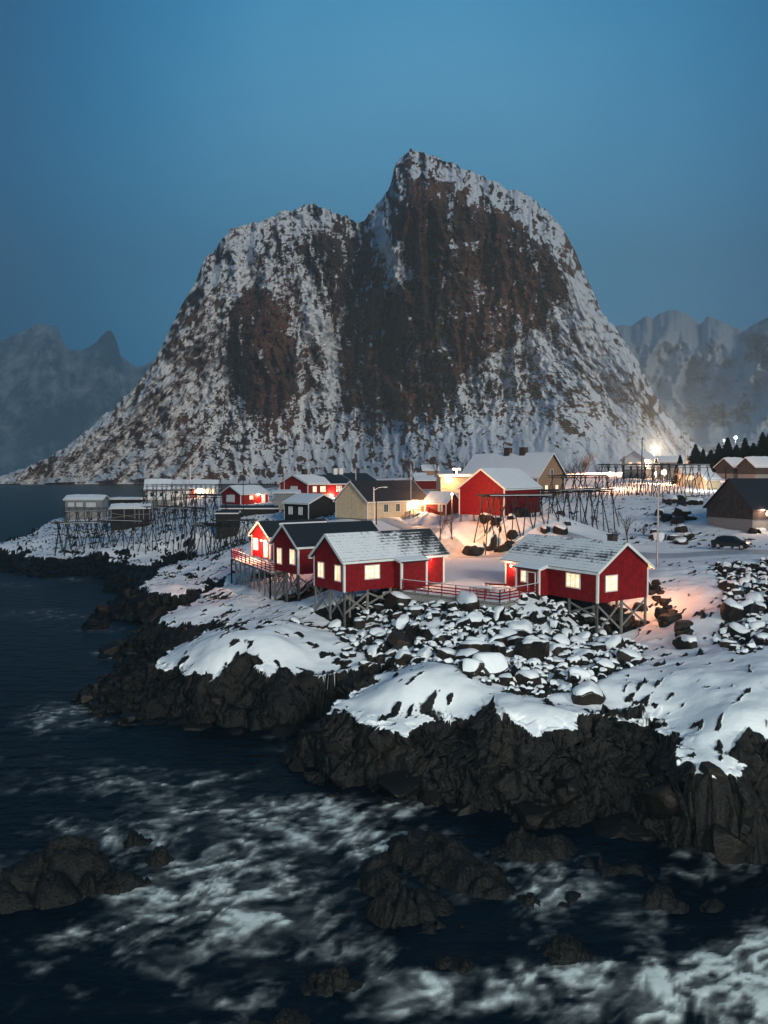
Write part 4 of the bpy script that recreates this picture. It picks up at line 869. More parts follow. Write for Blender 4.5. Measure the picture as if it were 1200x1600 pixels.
# orange lit building and grey roofed cottage between
Ob = vh('building', 689, 146, 770, R(4), 8.0, 6, 3.0, .3, 'orange lit flat roofed building beside the peak of the red boathouse', wall='cream', roof='white', trimw=.1, cat='building'); found(Ob, 8, 6, 3)
wall_lamp(Ob, 1.5, -.03, 3.1, 2600, (1,.42,.15))
g = MB(); g.tube((3.0,1,3.2),(3.0,1,4.2),.09,.09); g.box(2.3,3.7,.8,1.2,4.2,4.45); g.build('roof_lamp', M['lamp'], Ob); lamp_light((3.0,-.6,4.6), 2200, (1,.55,.30), .3, 'lamp_light', Ob)
dG = np.array([math.cos(R(-40)), math.sin(R(-40))]); p = atd(697, 138, 10.6)
Gc = house('cottage', p[:2]-dG*4.6, dG, 4.6, 4.0, 10.7, 2.1, 1.6, 'small dark red cottage with a grey roof between the cream house and the boathouse', 'cottage', wall='dred', snow_roof=.1, trimw=.1, windows=[('f', 3.0, .6, .8, 1.0, 2, 'pane_dim')]); found(Gc, 4.6, 4)
Br = vh('house', 650, 200, 764, R(3), 7.5, 6, 2.2, .9, 'brown house with a thin snowy roof behind the cream house', wall='dred', snow_roof=.12, trimw=0); found(Br, 7.5, 6)
Hut = vh('hut', 646, 262, 750, R(3), 4.0, 4, 1.5, .6, 'tiny hut with a snowy roof, behind the brown house', 'hut', wall='tan', snow_roof=.2, trimw=0); found(Hut, 4, 4)
Hut2 = vh('house', 661, 300, 748, R(8), 6.0, 6, 3.2, 1.8, 'small brown gabled house among bare trees under the mountain', wall='tan', snow_roof=.2, trimw=0); found(Hut2, 6, 6)
# right side
O1 = vh('house', 1008, 262, 733, R(50), 9.0, 7.0, 3.6, 2.4, 'warmly lit white house with a balcony gable on the slope behind the right racks', wall='white', snow_roof=.25, over=.7, trimw=0,
        windows=[('l', 1.4, 1.0, 1.2, 1.3, 2), ('l', 4.4, 1.0, 1.2, 1.3, 2), ('f', 3, 1, 1.2, 1.2, 2)]); found(O1, 9, 7, 6)
O0 = vh('house', 982, 268, 731, R(5), 6.8, 6.0, 2.6, 1.2, 'orange lit house on the slope, left of the white balcony house', wall='cream', snow_roof=.0, over=.5, trimw=0, windows=[('f', 1.2, .8, 1.4, 1.3, 2), ('f', 3.8, .8, 1.6, 1.3, 2)]); found(O0, 6.8, 6, 6)
wall_lamp(O0, 3.2, -.03, 2.4, 3500, (1,.5,.25)); wall_lamp(O1, .8, -.03, 3.0, 6000, (1,.62,.36))
O2 = vh('house', 1031, 250, 731, R(-8), 6.0, 6.0, 2.0, 1.5, 'small grey house with a dark roof, right of the white balcony house', wall='grey', snow_roof=.1, over=.5, trimw=0); found(O2, 6, 6, 6)
O3 = vh('house', 1067, 200, 760, R(-4), 6.6, 5, 3.4, 1.6, 'pinkish lit house with a snowy roof at the right end of the racks', wall='cream', snow_roof=.2, over=.5, trimw=0, windows=[('f', .6, 1.6, 2.2, 1.1, 3, 'pane'), ('f', 3.6, 1.6, 2.2, 1.1, 3, 'pane_dark')]); found(O3, 6.6, 5, 4)
O4 = vh('shed', 1104, 188, 768, R(18), 3.8, 4, 2.9, 1.3, 'little snowy roofed shed right of the pinkish lit house', 'shed', wall='cream', snow_roof=.25, over=.4, trimw=0); found(O4, 3.8, 4, 4)
lamp_light((*atd(1097,184,13.5)[:2], 15.6), 1500, (.95,.85,.75), .2, 'lamp_light')
O5 = vh('house', 1146, 250, 740, R(25), 7.0, 7, 2.2, 2.6, 'house with a pinkish snowy gable roof before the dark firs', wall='gable', snow_roof=.25, over=.5, trimw=0); found(O5, 7, 7, 4)
O6 = vh('house', 1180, 238, 741, R(20), 11.0, 7, 2.4, 2.6, 'long house with a pinkish snowy roof at the right edge', wall='gable', snow_roof=.25, over=.5, trimw=0); found(O6, 11, 7, 4)
lamp_light((*atd(1165,222,13.5)[:2], 19), 5000, (1,.55,.35), .2, 'lamp_light')
BR = vh('house', 1176, 110, 812, R(24), 15, 8.2, 1.6, 3.9, 'wide house with a steep black roof and a lit wall at the right edge', wall='gable', roof='slate', trimw=0, gable_trim=False, over=.4, windows=[('f', 2.6, .5, 1.2, .8, 2)]); found(BR, 15, 8.2, 3)
wall_lamp(BR, 1.6, -.03, 1.4, 500, (1,.62,.42))

# ------------------------------------------------------------------ the road bridge the view is taken from, and its lamps
br = empty('road_bridge', (0, -5.2, 0), 0, label='concrete road bridge with steel railing that the view is taken from', cat='bridge')
g = MB(); g.box(-90, 90, -4.4, 4.4, 15.5, 16.2); g.build('bridge_deck', M['concrete'], br)
for x in (-60, -20, 20, 60): g = MB(); g.box(x-.8, x+.8, -2.5, 2.5, -8, 15.496); g.build('pier', M['concrete'], br)
g = MB()
for i in range(61): g.box(-90+i*3-.04, -90+i*3+.04, 4.3, 4.38, 16.2, 17.2)
g.box(-90, 90, 4.3, 4.38, 17.2, 17.27); g.box(-90, 90, 4.31, 4.37, 16.7, 16.75); g.build('railing', M['metal'], br)
for x, lb in ((-13, 'bridge lamp on a steel mast behind the viewpoint, to its left'), (17, 'bridge lamp on a steel mast behind the viewpoint, to its right')):
    t = empty('bridge_lamp', (x, -8.8, 16.2), 0, label=lb, cat='street lamp', group='bridge lamps')
    g = MB(); g.tube((0,0,0),(0,0,8.6),.11,.07,8); g.tube((0,0,8.6),(0,2.2,9.0),.06,.05,6); g.build('pole', M['metal'], t)
    g = MB(); g.box(-.16,.16,2.0,2.8,8.98,9.1); g.build('lamp_head', M['metal'], t)
    g = MB(); g.box(-.13,.13,2.05,2.75,8.93,8.979); g.build('lamp_lens', M['lampw'], t)
    lamp_light((0, 2.4, 8.6), BRIDGE_W, (.93, 1, .90), .25, 'lamp_light', t)

# ------------------------------------------------------------------ poles and lamps
def pole(name, px, py, depth, top_py, r, material, label, cat, arm=None, lit=None, cross=False, group=None, z=None):
    z = (H-(py-738)/F*depth) if z is None else z; zt = H-(top_py-738)/F*depth
    p = atd(px, depth, (z+zt)/2); t = empty(name, (p[0], p[1], z), 0, label=label, cat=cat, group=group)
    g = MB(); g.tube((0,0,-.8),(0,0,zt-z),r,r*.7,8); g.build('pole', M[material], t)
    if arm:
        g = MB(); g.tube((0,0,zt-z-.5),(arm*.5,0,zt-z-.08),r*.5); g.tube((arm*.5,0,zt-z-.08),(arm,0,zt-z),r*.5); g.build('arm', M[material], t)
        g = MB(); g.box(min(arm,arm*1.35),max(arm,arm*1.35),-.14,.14,zt-z-.10,zt-z+.06); g.build('lamp_head', M['metal'], t)
    if lit:
        pw, col, rr, ms = lit; g = MB()
        n = 8
        for k in range(5):
            a0, a1 = -math.pi/2+math.pi*k/5, -math.pi/2+math.pi*(k+1)/5
            g.tube((arm or 0,0,zt-z+rr*math.sin(a0)),(arm or 0,0,zt-z+rr*math.sin(a1)),max(.01,rr*math.cos(a0)),max(.01,rr*math.cos(a1)),n)
        g.build('lamp_globe', M[ms], t); lamp_light((arm or 0, -.6-rr, zt-z-.2), pw, col, .35, 'lamp_light', t)
    if cross: g = MB(); g.box(-.7,.7,-.06,.06,zt-z-.5,zt-z-.36); g.build('crossarm', M[material], t)
    return t
pole('street_lamp', 584, 833, 118, 761, .13, 'whitepole', 'unlit white street lamp pole before the cream house, its arm over the road', 'street lamp', arm=1.5)
pole('utility_pole', 588, 812, 127, 752, .10, 'pole', 'thin dark pole close behind the white street lamp', 'pole')
pole('flagpole', 642, 816, 128, 727, .07, 'whitepole', 'thin white flagpole before the right half of the cream house', 'flagpole')
pole('flagpole', 444, 772, 178, 728, .08, 'whitepole', 'short white pole at the gable of the dark red house', 'flagpole')
pole('flagpole', 556, 775, 200, 731, .09, 'whitepole', 'white pole rising behind the roof of the cream house', 'flagpole')
pole('mast', 297, 770, 232, 727, .22, 'whitepole', 'thick white mast on the roof line of the long white house', 'mast')
pole('utility_pole', 380, 800, 150, 722, .08, 'pole', 'tall thin dark pole before the small red cottage', 'pole')
pole('street_lamp', 1028, 886, 85, 757, .13, 'metal', 'tall grey steel lamp post on the roadside behind the right cabin', 'street lamp')
pole('utility_pole', 1003, 745, 250, 684, .20, 'pole', 'dark wooden utility pole before the lit balcony house', 'pole', cross=True)
pole('street_lamp', 1072, 765, 205, 680, .14, 'whitepole', 'pale lamp post with a small head beside the dark fir', 'street lamp', arm=.6)
pole('utility_pole', 1134, 772, 150, 728, .14, 'pole', 'short dark pole at the left edge of the steep black roof', 'pole', cross=True)
pole('utility_pole', 1108, 785, 168, 762, .12, 'pole', 'low dark post in the snow field below the little shed', 'pole')
pole('utility_pole', 688, 838, 112, 788, .07, 'pole', 'thin dark post among bare bushes before the red boathouse', 'pole')
pole('street_lamp', 952, 780, 192, 741, .13, 'pole', 'glowing orange street lamp left of the right fish racks', 'street lamp', lit=(14000, (1,.50,.26), .62, 'lamp'))
pole('street_lamp', 1037, 780, 215, 738, .13, 'pole', 'brightest glowing street lamp, behind the middle of the right fish racks', 'street lamp', lit=(20000, (1,.50,.28), .75, 'lamp'))
pole('street_lamp', 1022, 737, 420, 701, .16, 'pole', 'small orange lamp above the balcony house', 'street lamp', lit=(3200000, (1,.46,.26), .6, 'lamp'))
pole('street_lamp', 1149, 703, 700, 684, .3, 'pole', 'bright white lamp far off on the valley slope', 'street lamp', lit=(60000, (.85,.95,1), 1.3, 'lampw'))
pole('street_lamp', 1131, 702, 760, 688, .3, 'pole', 'faint white lamp far off, left of the brighter one', 'street lamp', lit=(15000, (.85,.95,1), .7, 'lampw'))
pole('street_lamp', 706, 832, 109, 772, .07, 'pole', 'short orange lamp post at the left corner of the red boathouse', 'street lamp', lit=(5500, (1,.40,.15), .16, 'lamp'))

# wire
def wire(a, b_, sag, label):
    g = MB(); n = 14; pr = None
    for i in range(n+1):
        t_ = i/n; q = (a[0]+(b_[0]-a[0])*t_, a[1]+(b_[1]-a[1])*t_, a[2]+(b_[2]-a[2])*t_-sag*4*t_*(1-t_))
        if pr: g.tube(pr, q, .03, .03, 4)
        pr = q
    g.build('overhead_wire', M['pole'], None, label=label, cat='wire')
wire(atd(588,127,16.3), atd(697,140,15.2), .8, 'thin overhead wire crossing the roof of the cream house')

# ------------------------------------------------------------------ fish drying racks
def rack(p0, p1, h, width, n, label, group='fish drying racks', rails=7, seed=0):
    r_ = random.Random(seed); p0, p1 = np.array(p0[:2], float), np.array(p1[:2], float); d = p1-p0; L_ = np.linalg.norm(d); d = d/L_
    z0 = gz(*p0); z1 = gz(*p1); zm = max(z0, z1, gz(*((p0+p1)/2)))
    t = empty('fish_rack', (p0[0], p0[1], zm), math.atan2(d[1], d[0]), label=label, cat='fish rack', group=group)
    nn_ = np.array([-d[1], d[0]])
    for i in range(n+1):
        x = L_*i/n
        for s in (-1, 1):
            lean = r_.uniform(-.5, .5)
            for s2 in (-1, 1):
                fx_, fy_ = x+s2*r_.uniform(.5,1.1), s*width*.5+ s*r_.uniform(.3,.8)
                q = p0+d*fx_+nn_*fy_; zf = gz(*q)-zm-.2
                g = MB(); g.tube((fx_, fy_, zf), (x-s2*.25+lean*.2, s*width*.32, h+r_.uniform(.1,.5)), .09, .065, 5); g.build('pole', M['pole'], t)
        g = MB(); g.tube((x, -width*.62, h*.93), (x, width*.62, h*.93+.05), .07, .06, 5); g.build('crossbar', M['pole'], t)
        if r_.random() < .8:
            g = MB(); g.tube((x-.8, -width*.5, h*.3), (x+r_.uniform(1.5,2.6), -width*.4, h*.85), .06, .05, 5); g.build('brace', M['pole'], t)
    for k in range(rails):
        y_ = (-.5+k/(rails-1))*width*1.15; g = MB()
        zz = h+.06 + (.0 if k % 2 else .12); m_ = max(1, int(L_/5))
        for j in range(m_): g.tube((L_*j/m_-.5*(j == 0)-.15, y_+r_.uniform(-.1,.1), zz+r_.uniform(-.08,.08)), (L_*(j+1)/m_+.5*(j == m_-1)+.15, y_+r_.uniform(-.1,.1), zz+r_.uniform(-.08,.08)), .07, .055, 5)
        g.build('rail', M['pole'], t)
    g = MB()
    for k in (0,):
        y_ = (-.5+k/(rails-1))*width*1.15; g.box(0, L_, y_-.06, y_+.06, h+.16, h+.22)
    g.build('rack_snow', M['snow'], t)
    return t
A_ = lambda px, d_: atd(px, d_, 5)
rack(A_(92,152), A_(165,156), 4.2, 3, 5, 'fish drying rack at the left tip of the headland', seed=1)
rack(A_(168,154), A_(232,150), 4.4, 3, 4, 'fish drying rack below the dark wooden shed on the left', seed=2)
rack(A_(238,160), A_(312,152), 5.6, 3.4, 5, 'tall fish drying rack right of the dark open bay shed', seed=3)
rack(A_(228,176), A_(300,176), 6.0, 3.2, 5, 'tall fish drying rack behind the first row, under the white buildings', seed=4)
rack(A_(300,166), A_(344,160), 5.0, 3.2, 3, 'fish drying rack left of the small square black shed', seed=5)
rack(A_(235,206), A_(342,200), 5.4, 3.5, 7, 'long fish drying rack close in front of the white buildings', seed=6)
rack(A_(310,136), A_(356,128), 3.6, 2.6, 3, 'fish drying rack just left of the lit terrace', seed=7)
rack(A_(346,131), A_(392,134), 3.8, 2.6, 3, 'fish drying rack behind the lit terrace', seed=8)
rack(A_(104,176), A_(172,178), 4.0, 3, 4, 'fish drying rack before the pale open boathouse', seed=9)
rack(A_(757,110.5), A_(852,113), 2.9, 3.0, 5, 'weathered rack before the red boathouse, snow on its rails', rails=9, seed=10)
rack(A_(856,114), A_(945,126), 3.2, 3.0, 5, 'dark fish drying rack running right from the boathouse rack', rails=9, seed=11)
rack(A_(944,170), A_(1012,172), 6.4, 4, 6, 'large fish drying rack on the right, left half of the back-lit row', rails=9, seed=12)
rack(A_(1014,172), A_(1096,176), 6.4, 4, 7, 'large fish drying rack on the right, right half of the back-lit row', rails=9, seed=13)
rack(A_(870,150), A_(938,158), 4.4, 3.4, 4, 'fish drying rack below the bare trees beside the brown house', seed=14)

# ------------------------------------------------------------------ trees
def bare_tree(px, depth, h_, label, seed, spread=.5, trunk=.10, lev=4, group=None, name='bare_tree', mt='twig', zb=None, n0=3):
    r_ = random.Random(seed); p = atd(px, depth, 8); z = gz(p[0], p[1]) if zb is None else zb; p = atd(px, depth, z)
    t = empty(name, (p[0], p[1], z), 0, label=label, cat='tree' if name != 'bare_bush' else 'bush', group=group)
    tr, br = MB(), MB()
    def grow(p, d, l, r, lv, first=False):
        q = p + d*l; (tr if first else br).tube(p, q, r, r*.7, 5 if first else 4)
        if lv == 0: return
        for i in range(r_.choice((2,3,3)) + (1 if first else 0)):
            nd = (d + Vector((r_.uniform(-1,1), r_.uniform(-1,1), r_.uniform(-.3,.6)))*spread).normalized()
            grow(p + d*l*r_.uniform(.55, 1), nd, l*r_.uniform(.6,.85), r*.6, lv-1)
    for i in range(n0 if name == 'bare_bush' else 1):
        grow(Vector((r_.uniform(-.2,.2),r_.uniform(-.2,.2),-.1)), Vector((r_.uniform(-.3,.3),r_.uniform(-.3,.3),1)).normalized(), h_*.36, trunk, lev, i == 0)
    tr.build('trunk', M['bark'], t); br.build('branches', M[mt], t, kind='stuff')
bare_tree(688, 113, 4.6, 'bare sapling lit orange, left of the two before the boathouse', 1, .55, .07, 4)
bare_tree(706, 113, 4.4, 'bare sapling lit orange, right of the two before the boathouse', 2, .55, .07, 4)
bare_tree(983, 100, 5.2, 'slender bare tree rising above the chimney of the right cabin', 3, .42, .09, 5)
for i, (x, d_, h_) in enumerate([(880,175,7),(896,180,8),(912,178,8.5),(930,184,7.5),(866,178,6),(905,196,9)]):
    bare_tree(x, d_, h_, ['dense dark bare tree just right of the brown house','dark bare tree second from the brown house','tall dark bare tree in the middle of the clump','dark bare tree at the right end of the clump','small dark bare tree against the brown house wall','tallest dark bare tree at the back of the clump'][i], 20+i, .6, .16, 5, 'bare trees beside the brown house')
for i, (x, d_, h_) in enumerate([(640,330,12),(650,345,11),(668,330,10),(686,300,9),(722,240,9)]):
    bare_tree(x, d_, h_, ['bare tree under the mountain, leftmost behind the flagpole','bare tree under the mountain beside the flagpole','bare tree under the mountain behind the small brown gabled house','bare tree under the mountain right of the small brown gabled house','bare brown tree at the left end of the big grey roof'][i], 40+i, .5, .2, 4, 'bare trees under the mountain')
bare_tree(1005, 118, 1.6, 'low bare bush on the snowy slope right of the slender tree', 61, .7, .04, 4, name='bare_bush', n0=5)
bare_tree(960, 118, 1.4, 'low bare bush on the snowy slope behind the right cabin roof', 62, .7, .04, 4, name='bare_bush', n0=5)
bare_tree(925, 128, 1.8, 'low bare bush at the foot of the dark fish rack', 63, .7, .04, 4, name='bare_bush', n0=5)

def fir_proto():
    t = empty('fir_tree', (0,0,0)); r_ = random.Random(5)
    g = MB(); g.tube((0,0,-.5),(0,0,9.6),.22,.04,6); g.build('trunk', M['bark'], t)
    g = MB()
    for k in range(34):
        z = .9 + 8.9*k/34; R_ = 2.6*(1-k/34)**.85+.15
        n = 9
        for i in range(n):
            a = 6.2832*(i+r_.random())/n; L_ = R_*r_.uniform(.7,1.15); ca, sa = math.cos(a), math.sin(a)
            base = (ca*.1, sa*.1, z+.25); tip = (ca*L_, sa*L_, z-.32*L_+.1)
            for s in (-1, 1):
                w_ = .38*L_*s; mid = (ca*L_*.55-sa*w_, sa*L_*.55+ca*w_, z-.30*L_*.5-.15)
                g.add([base, mid, tip], [(0,1,2)])
                m2 = (ca*L_*.8-sa*w_*.7, sa*L_*.8+ca*w_*.7, z-.42*L_)
                g.add([(ca*L_*.3, sa*L_*.3, z), m2, (ca*L_*.9, sa*L_*.9, z-.3*L_)], [(0,1,2)])
    g.build('crown', M['needle'], t); return t
def h_i(i): return (math.sin(i*12.9898)*43758.5453) % 1.0
fp = fir_proto()
firs = [(1062,212,.75),(1086,330,1.1),(1098,300,1.1),(1110,310,1.2),(1122,300,1.15),(1136,310,1.3),(1150,300,1.35),(1163,315,1.5),(1176,300,1.55),(1190,310,1.8),(1204,295,1.9),(1080,420,1.1),(1216,300,1.9),(1128,285,1.0),(1166,280,1.1),(1190,275,1.3)]
for i, (x, d_, s) in enumerate(firs):
    o = fp if i == 0 else copy_tree(fp)
    p = atd(x, d_, 17); z = gz(p[0], p[1]); o.location = (p[0], p[1], z); v_ = .78 + .5*h_i(i); o.scale = (s*1.6*v_, s*1.5*v_, s*1.05*(.72+.5*h_i(i+40))); o.rotation_euler = (0, 0, i*1.7)
    o['category'] = 'tree'; o['group'] = 'dark firs on the right'
    o['label'] = ('dark fir before the pinkish lit house, apart from the others' if i == 0 else 'dark fir tree in the dense row on the right before the valley')

# ------------------------------------------------------------------ car
def car(loc, rz, label):
    t = empty('parked_car', loc, rz, label=label, cat='car')
    prof = [(-2.15,.32),(-2.2,.75),(-2.12,1.0),(-1.75,1.08),(-1.55,1.42),(-1.1,1.53),(.15,1.5),(.85,1.06),(1.75,.9),(2.12,.72),(2.18,.35)]
    g = MB(); n = len(prof); rings = []
    for s, (yk) in enumerate((-.88,-.82,.82,.88)):
        for (x, z) in prof:
            y = yk if z < 1.1 else yk*(.80)
            sc = 1 if abs(yk) < .85 else .985
            rings.append((x*sc, y, z if abs(yk) < .85 else min(z, 1.5)-.015))
    fs = []
    for s in range(3):
        for i in range(n): fs.append((s*n+i, s*n+(i+1)%n, (s+1)*n+(i+1)%n, (s+1)*n+i))
    fs += [tuple(range(n))[::-1], tuple(range(3*n, 4*n))]
    g.add(rings, fs); g.build('body', M['car'], t)
    g = MB(); 
    g.add([(.88,-.66,1.07),(.88,.66,1.07),(.2,.6,1.48),(.2,-.6,1.48)], [(0,1,2,3)]); o = g.build('windscreen', M['glass'], t); o.location = (.03,0,.02)
    for s in (-1, 1):
        g = MB(); y = s*.90; yt = s*.735
        for a0, a1, b0, b1 in ((-1.42,-.55,-1.25,-.5),(-.45,.62,-.45,.15)):
            q = [(a0,y*.985,1.04),(a1,y*.985,1.04),(b1,yt,1.42),(b0,yt,1.42)]; g.add(q, [(0,1,2,3) if s < 0 else (3,2,1,0)])
        g.build('side_window', M['glass'], t)
        for x in (-1.35, 1.35):
            g = MB(); g.tube((x,s*.72,.33),(x,s*.92,.33),.33,.33,16); w_ = g.build('wheel', M['rubber'], t)
            g = MB(); g.tube((x,s*.90,.33),(x,s*.935,.33),.21,.19,12); g.build('rim', M['metal'], w_)
        g = MB(); g.box(2.02,2.17,s*.72-.17,s*.72+.17,.62,.76); g.build('headlight', M['whitepole'], t)
        g = MB(); g.box(.55,.75,min(s*.9,s*1.08),max(s*.9,s*1.08),1.0,1.14); g.build('mirror', M['car'], t)
        g = MB(); g.box(-2.2,-2.1,s*.74-.1,s*.74+.1,.75,.98); g.build('tail_light', M['dred'], t)
    g = MB(); g.box(2.17,2.2,-.27,.27,.42,.54); g.build('number_plate', M['whitepole'], t)
    g = MB(); g.box(2.12,2.175,-.5,.5,.64,.74); g.build('grille', M['rubber'], t)
    g = MB(); g.add([(-1.5,-.6,1.5),(.1,-.6,1.5),(.1,.6,1.5),(-1.4,.6,1.5),(-1.35,-.5,1.56),(0,-.5,1.56),(0,.5,1.56),(-1.3,.5,1.56)], [(4,5,6,7),(0,1,5,4),(1,2,6,5),(2,3,7,6),(3,0,4,7)])
p = atd(1143, 96.5, 8.5); zc = gz(p[0], p[1]); p = atd(1143, 96.5, zc); car((p[0], p[1], zc+.10), R(-38), 'parked black hatchback on the snowy road at the right')
# concrete kerb block at the roadside
t = empty('kerb_block', (0,0,0), 0, label='dark low barrier block beside the road at the right edge', cat='barrier')
p = unp(1172,880,8.2); q = unp(1240,880,8.2); g = MB(); g.beam((p[0],p[1],p[2]+.1),(q[0],q[1],q[2]+.1),.35,.75); g.build('block', M['darkwood'], t)
g = MB(); g.beam((p[0],p[1],p[2]+.52),(q[0],q[1],q[2]+.52),.33,.08); g.build('block_snow', M['snow'], t)

# ------------------------------------------------------------------ boulders with caps of snow
import bmesh
m_boulder = snowrock('boulder_rock', (.007, .007, .007), (.028, .021, .016), 3.5, soft=.1, bumpd=.06, grain=.5, noisy=.2)
def boulder_proto(seed):
    r_ = random.Random(seed); bm = bmesh.new(); bmesh.ops.create_icosphere(bm, subdivisions=3, radius=1)
    pl = []
    for i in range(11):
        n = Vector((r_.gauss(0,1), r_.gauss(0,1), r_.gauss(0,.8))).normalized(); pl.append((n, r_.uniform(.55,.85)))
    pl.append((Vector((r_.uniform(-.25,.25), r_.uniform(-.25,.25), 1)).normalized(), r_.uniform(.45,.62)))
    for v in bm.verts:
        for n, d in pl:
            k = v.co.dot(n)-d
            if k > 0: v.co -= n*k
    sx, sy, sz = r_.uniform(.9,1.3), r_.uniform(.75,1.05), r_.uniform(.7,.95)
    for v in bm.verts: v.co = Vector((v.co.x*sx, v.co.y*sy, v.co.z*sz))
    bm.normal_update()
    me = bpy.data.meshes.new('boulder'); bm.to_mesh(me); a = me.attributes.new('snow', 'FLOAT', 'POINT'); a.data.foreach_set('value', np.zeros(len(bm.verts), np.float32)); me.materials.append(m_boulder)
    # cap: faces that look up, lifted into a pillow
    th = r_.uniform(.34, .52); keep = [f for f in bm.faces if f.normal.z > th and f.calc_center_median().z > -.05]
    vm, vs_, fs_ = {}, [], []
    edge = {}
    for f in keep:
        for e_ in f.edges: edge[e_.index] = edge.get(e_.index, 0)+1
    bv = set()
    for e_ in bm.edges:
        if edge.get(e_.index, 0) == 1: bv |= {e_.verts[0].index, e_.verts[1].index}
    for f in keep:
        ids = []
        for v in f.verts:
            if v.index not in vm:
                vm[v.index] = len(vs_); b_ = v.index in bv
                vs_.append(v.co + (Vector((0,0,-.03)) if b_ else Vector((0,0,.17+.04*math.sin(v.co.x*5+seed)))))
            ids.append(vm[v.index])
        fs_.append(ids)
    mc = bpy.data.meshes.new('snow_cap'); mc.from_pydata(vs_, [], fs_)
    sub = bmesh.new(); sub.from_mesh(mc)
    for _ in range(1): bmesh.ops.smooth_vert(sub, verts=[v for v in sub.verts if not v.is_boundary], factor=.5, use_axis_x=True, use_axis_y=True, use_axis_z=True)
    sub.to_mesh(mc); sub.free(); mc.polygons.foreach_set('use_smooth', [True]*len(mc.polygons)); mc.materials.append(M['snow']); bm.free()
    return me, mc
t_ = m_boulder.node_tree; oi = t_.nodes.new('ShaderNodeObjectInfo'); rr_ = t_.nodes.new('ShaderNodeValToRGB'); t_.links.new(oi.outputs['Random'], rr_.inputs[0])
rr_.color_ramp.elements[0].color = (.35, .38, .40, 1); rr_.color_ramp.elements[1].color = (1.35, 1.12, .95, 1); rr_.color_ramp.elements[1].position = .95
mixn = [n for n in t_.nodes if n.type == 'MIX_RGB'][0]; src = mixn.inputs[1].links[0].from_socket; mu = t_.nodes.new('ShaderNodeVectorMath'); mu.operation = 'MULTIPLY'
t_.links.new(src, mu.inputs[0]); t_.links.new(rr_.outputs[0], mu.inputs[1]); t_.links.new(mu.outputs[0], mixn.inputs[1])
protos = [boulder_proto(s) for s in range(12)]
def put_boulder(x, y, s, cap, label, group, sink=.35):
    me, mc = protos[rnd.randrange(12)]; z = gz(x, y)
    o = bpy.data.objects.new('boulder', me); link(o); o.location = (x, y, z+s*(rnd.uniform(.30,.62)-sink)); o.scale = (s*rnd.uniform(.85,1.25), s, s*rnd.uniform(.95,1.35)); o.rotation_euler = (rnd.uniform(-.3,.3), rnd.uniform(-.3,.3), rnd.uniform(0,6.28))
    tag(o, label, 'boulder', group)
    if cap: link(bpy.data.objects.new('snow_cap', mc), o)
wet(m_boulder, -.6, 2.2, .25)
placed = []
def inpoly(P, x, y): return sdist(P, np.array([x]), np.array([y]))[0] > 0
def scatter(poly_px, z, n, smin, smax, label, group, gap=.82, capk=.93):
    poly = [unp(a, b_, zz)[:2] for (a, b_), zz in zip(poly_px, z)]
    xs = [p[0] for p in poly]; ys = [p[1] for p in poly]; c = 0
    for tr_ in range(n*30):
        x, y = rnd.uniform(min(xs), max(xs)), rnd.uniform(min(ys), max(ys))
        if not inpoly(poly, x, y): continue
        s = smin+(smax-smin)*rnd.random()**2.6
        if any((x-a)**2+(y-b_)**2 < (gap*(s+s2)*.5*1.55)**2 for a, b_, s2 in placed): continue
        cap = rnd.random() < capk; size = 'large' if s > .55*smax+.45*smin else 'medium' if s > smin+.22*(smax-smin) else 'small'
        bx_, by_ = proj(x, y, gz(x, y)); lb = label(bx_, by_) if callable(label) else label
        placed.append((x, y, s)); put_boulder(x, y, s, cap, size + (' snow capped ' if cap else ' bare dark ') + lb, group); c += 1
        if c >= n: break
    return c
n1 = scatter([(560,945),(625,930),(690,940),(779,954),(845,944),(900,952),(960,985),(1000,1010),(985,1050),(910,1078),(820,1085),(740,1062),(670,1030),(610,1020),(565,985)],
        [5.5,6.3,6.4,6.3,6.3,5.6,4.6,4.2,4.2,4.2,4.3,4.4,4.5,4.5,4.8], 170, .45, 1.4, lambda a, b_: 'boulder in the ' + ('upper' if b_ < 975 else 'middle' if b_ < 1020 else 'lower') + ' rock fill below the ' + ('middle cabin' if a < 625 else 'annex of the middle cabin' if a < 700 else 'deck railing' if a < 780 else 'railing corner' if a < 850 else 'right cabin'), 'boulders below the deck', .62)
n2 = scatter([(1120,890),(1240,885),(1260,1010),(1160,1040),(1125,1010),(1140,960)], [8,8.1,5.6,5,4.9,6.4], 55, .5, 1.15, lambda a, b_: 'boulder in the ' + ('upper' if b_ < 930 else 'middle' if b_ < 975 else 'lower') + ' part of the rock fill at the right edge', 'boulders at the right edge', .62)
n3 = scatter([(520,975),(600,985),(590,1030),(530,1010)], [4.3,4.5,4.2,4.4], 14, .4, .9, 'boulder at the foot of the middle cabin stilts', 'boulders under the cabin')
for i, (a, b_, z, s) in enumerate([(460,968,4.9,.75),(735,1058,4.6,1.0),(915,1085,4.4,1.1),(830,1030,4.4,1.6),(740,985,5.0,1.1)]):
    p = unp(a, b_, z); put_boulder(p[0], p[1], s, i != 3, ['lone dark boulder on the smooth snow left of the cabin stilts','large boulder at the top of the snowy dome','large snow capped boulder at the foot of the rock fill','big bare brown boulder in the middle of the rock fill','big snow capped boulder high in the rock fill'][i], None)
n4 = scatter([(716,862),(760,842),(800,836),(850,838),(900,845),(880,856),(800,862)], [7.4,8.2,8.6,8.6,8.4,7.8,7.3], 16, .8, 2.2, lambda a, b_: 'outcrop on the ' + ('left' if a < 790 else 'right') + ' of the snowy knoll below the red boathouse', 'outcrops below the boathouse', .6, .6)
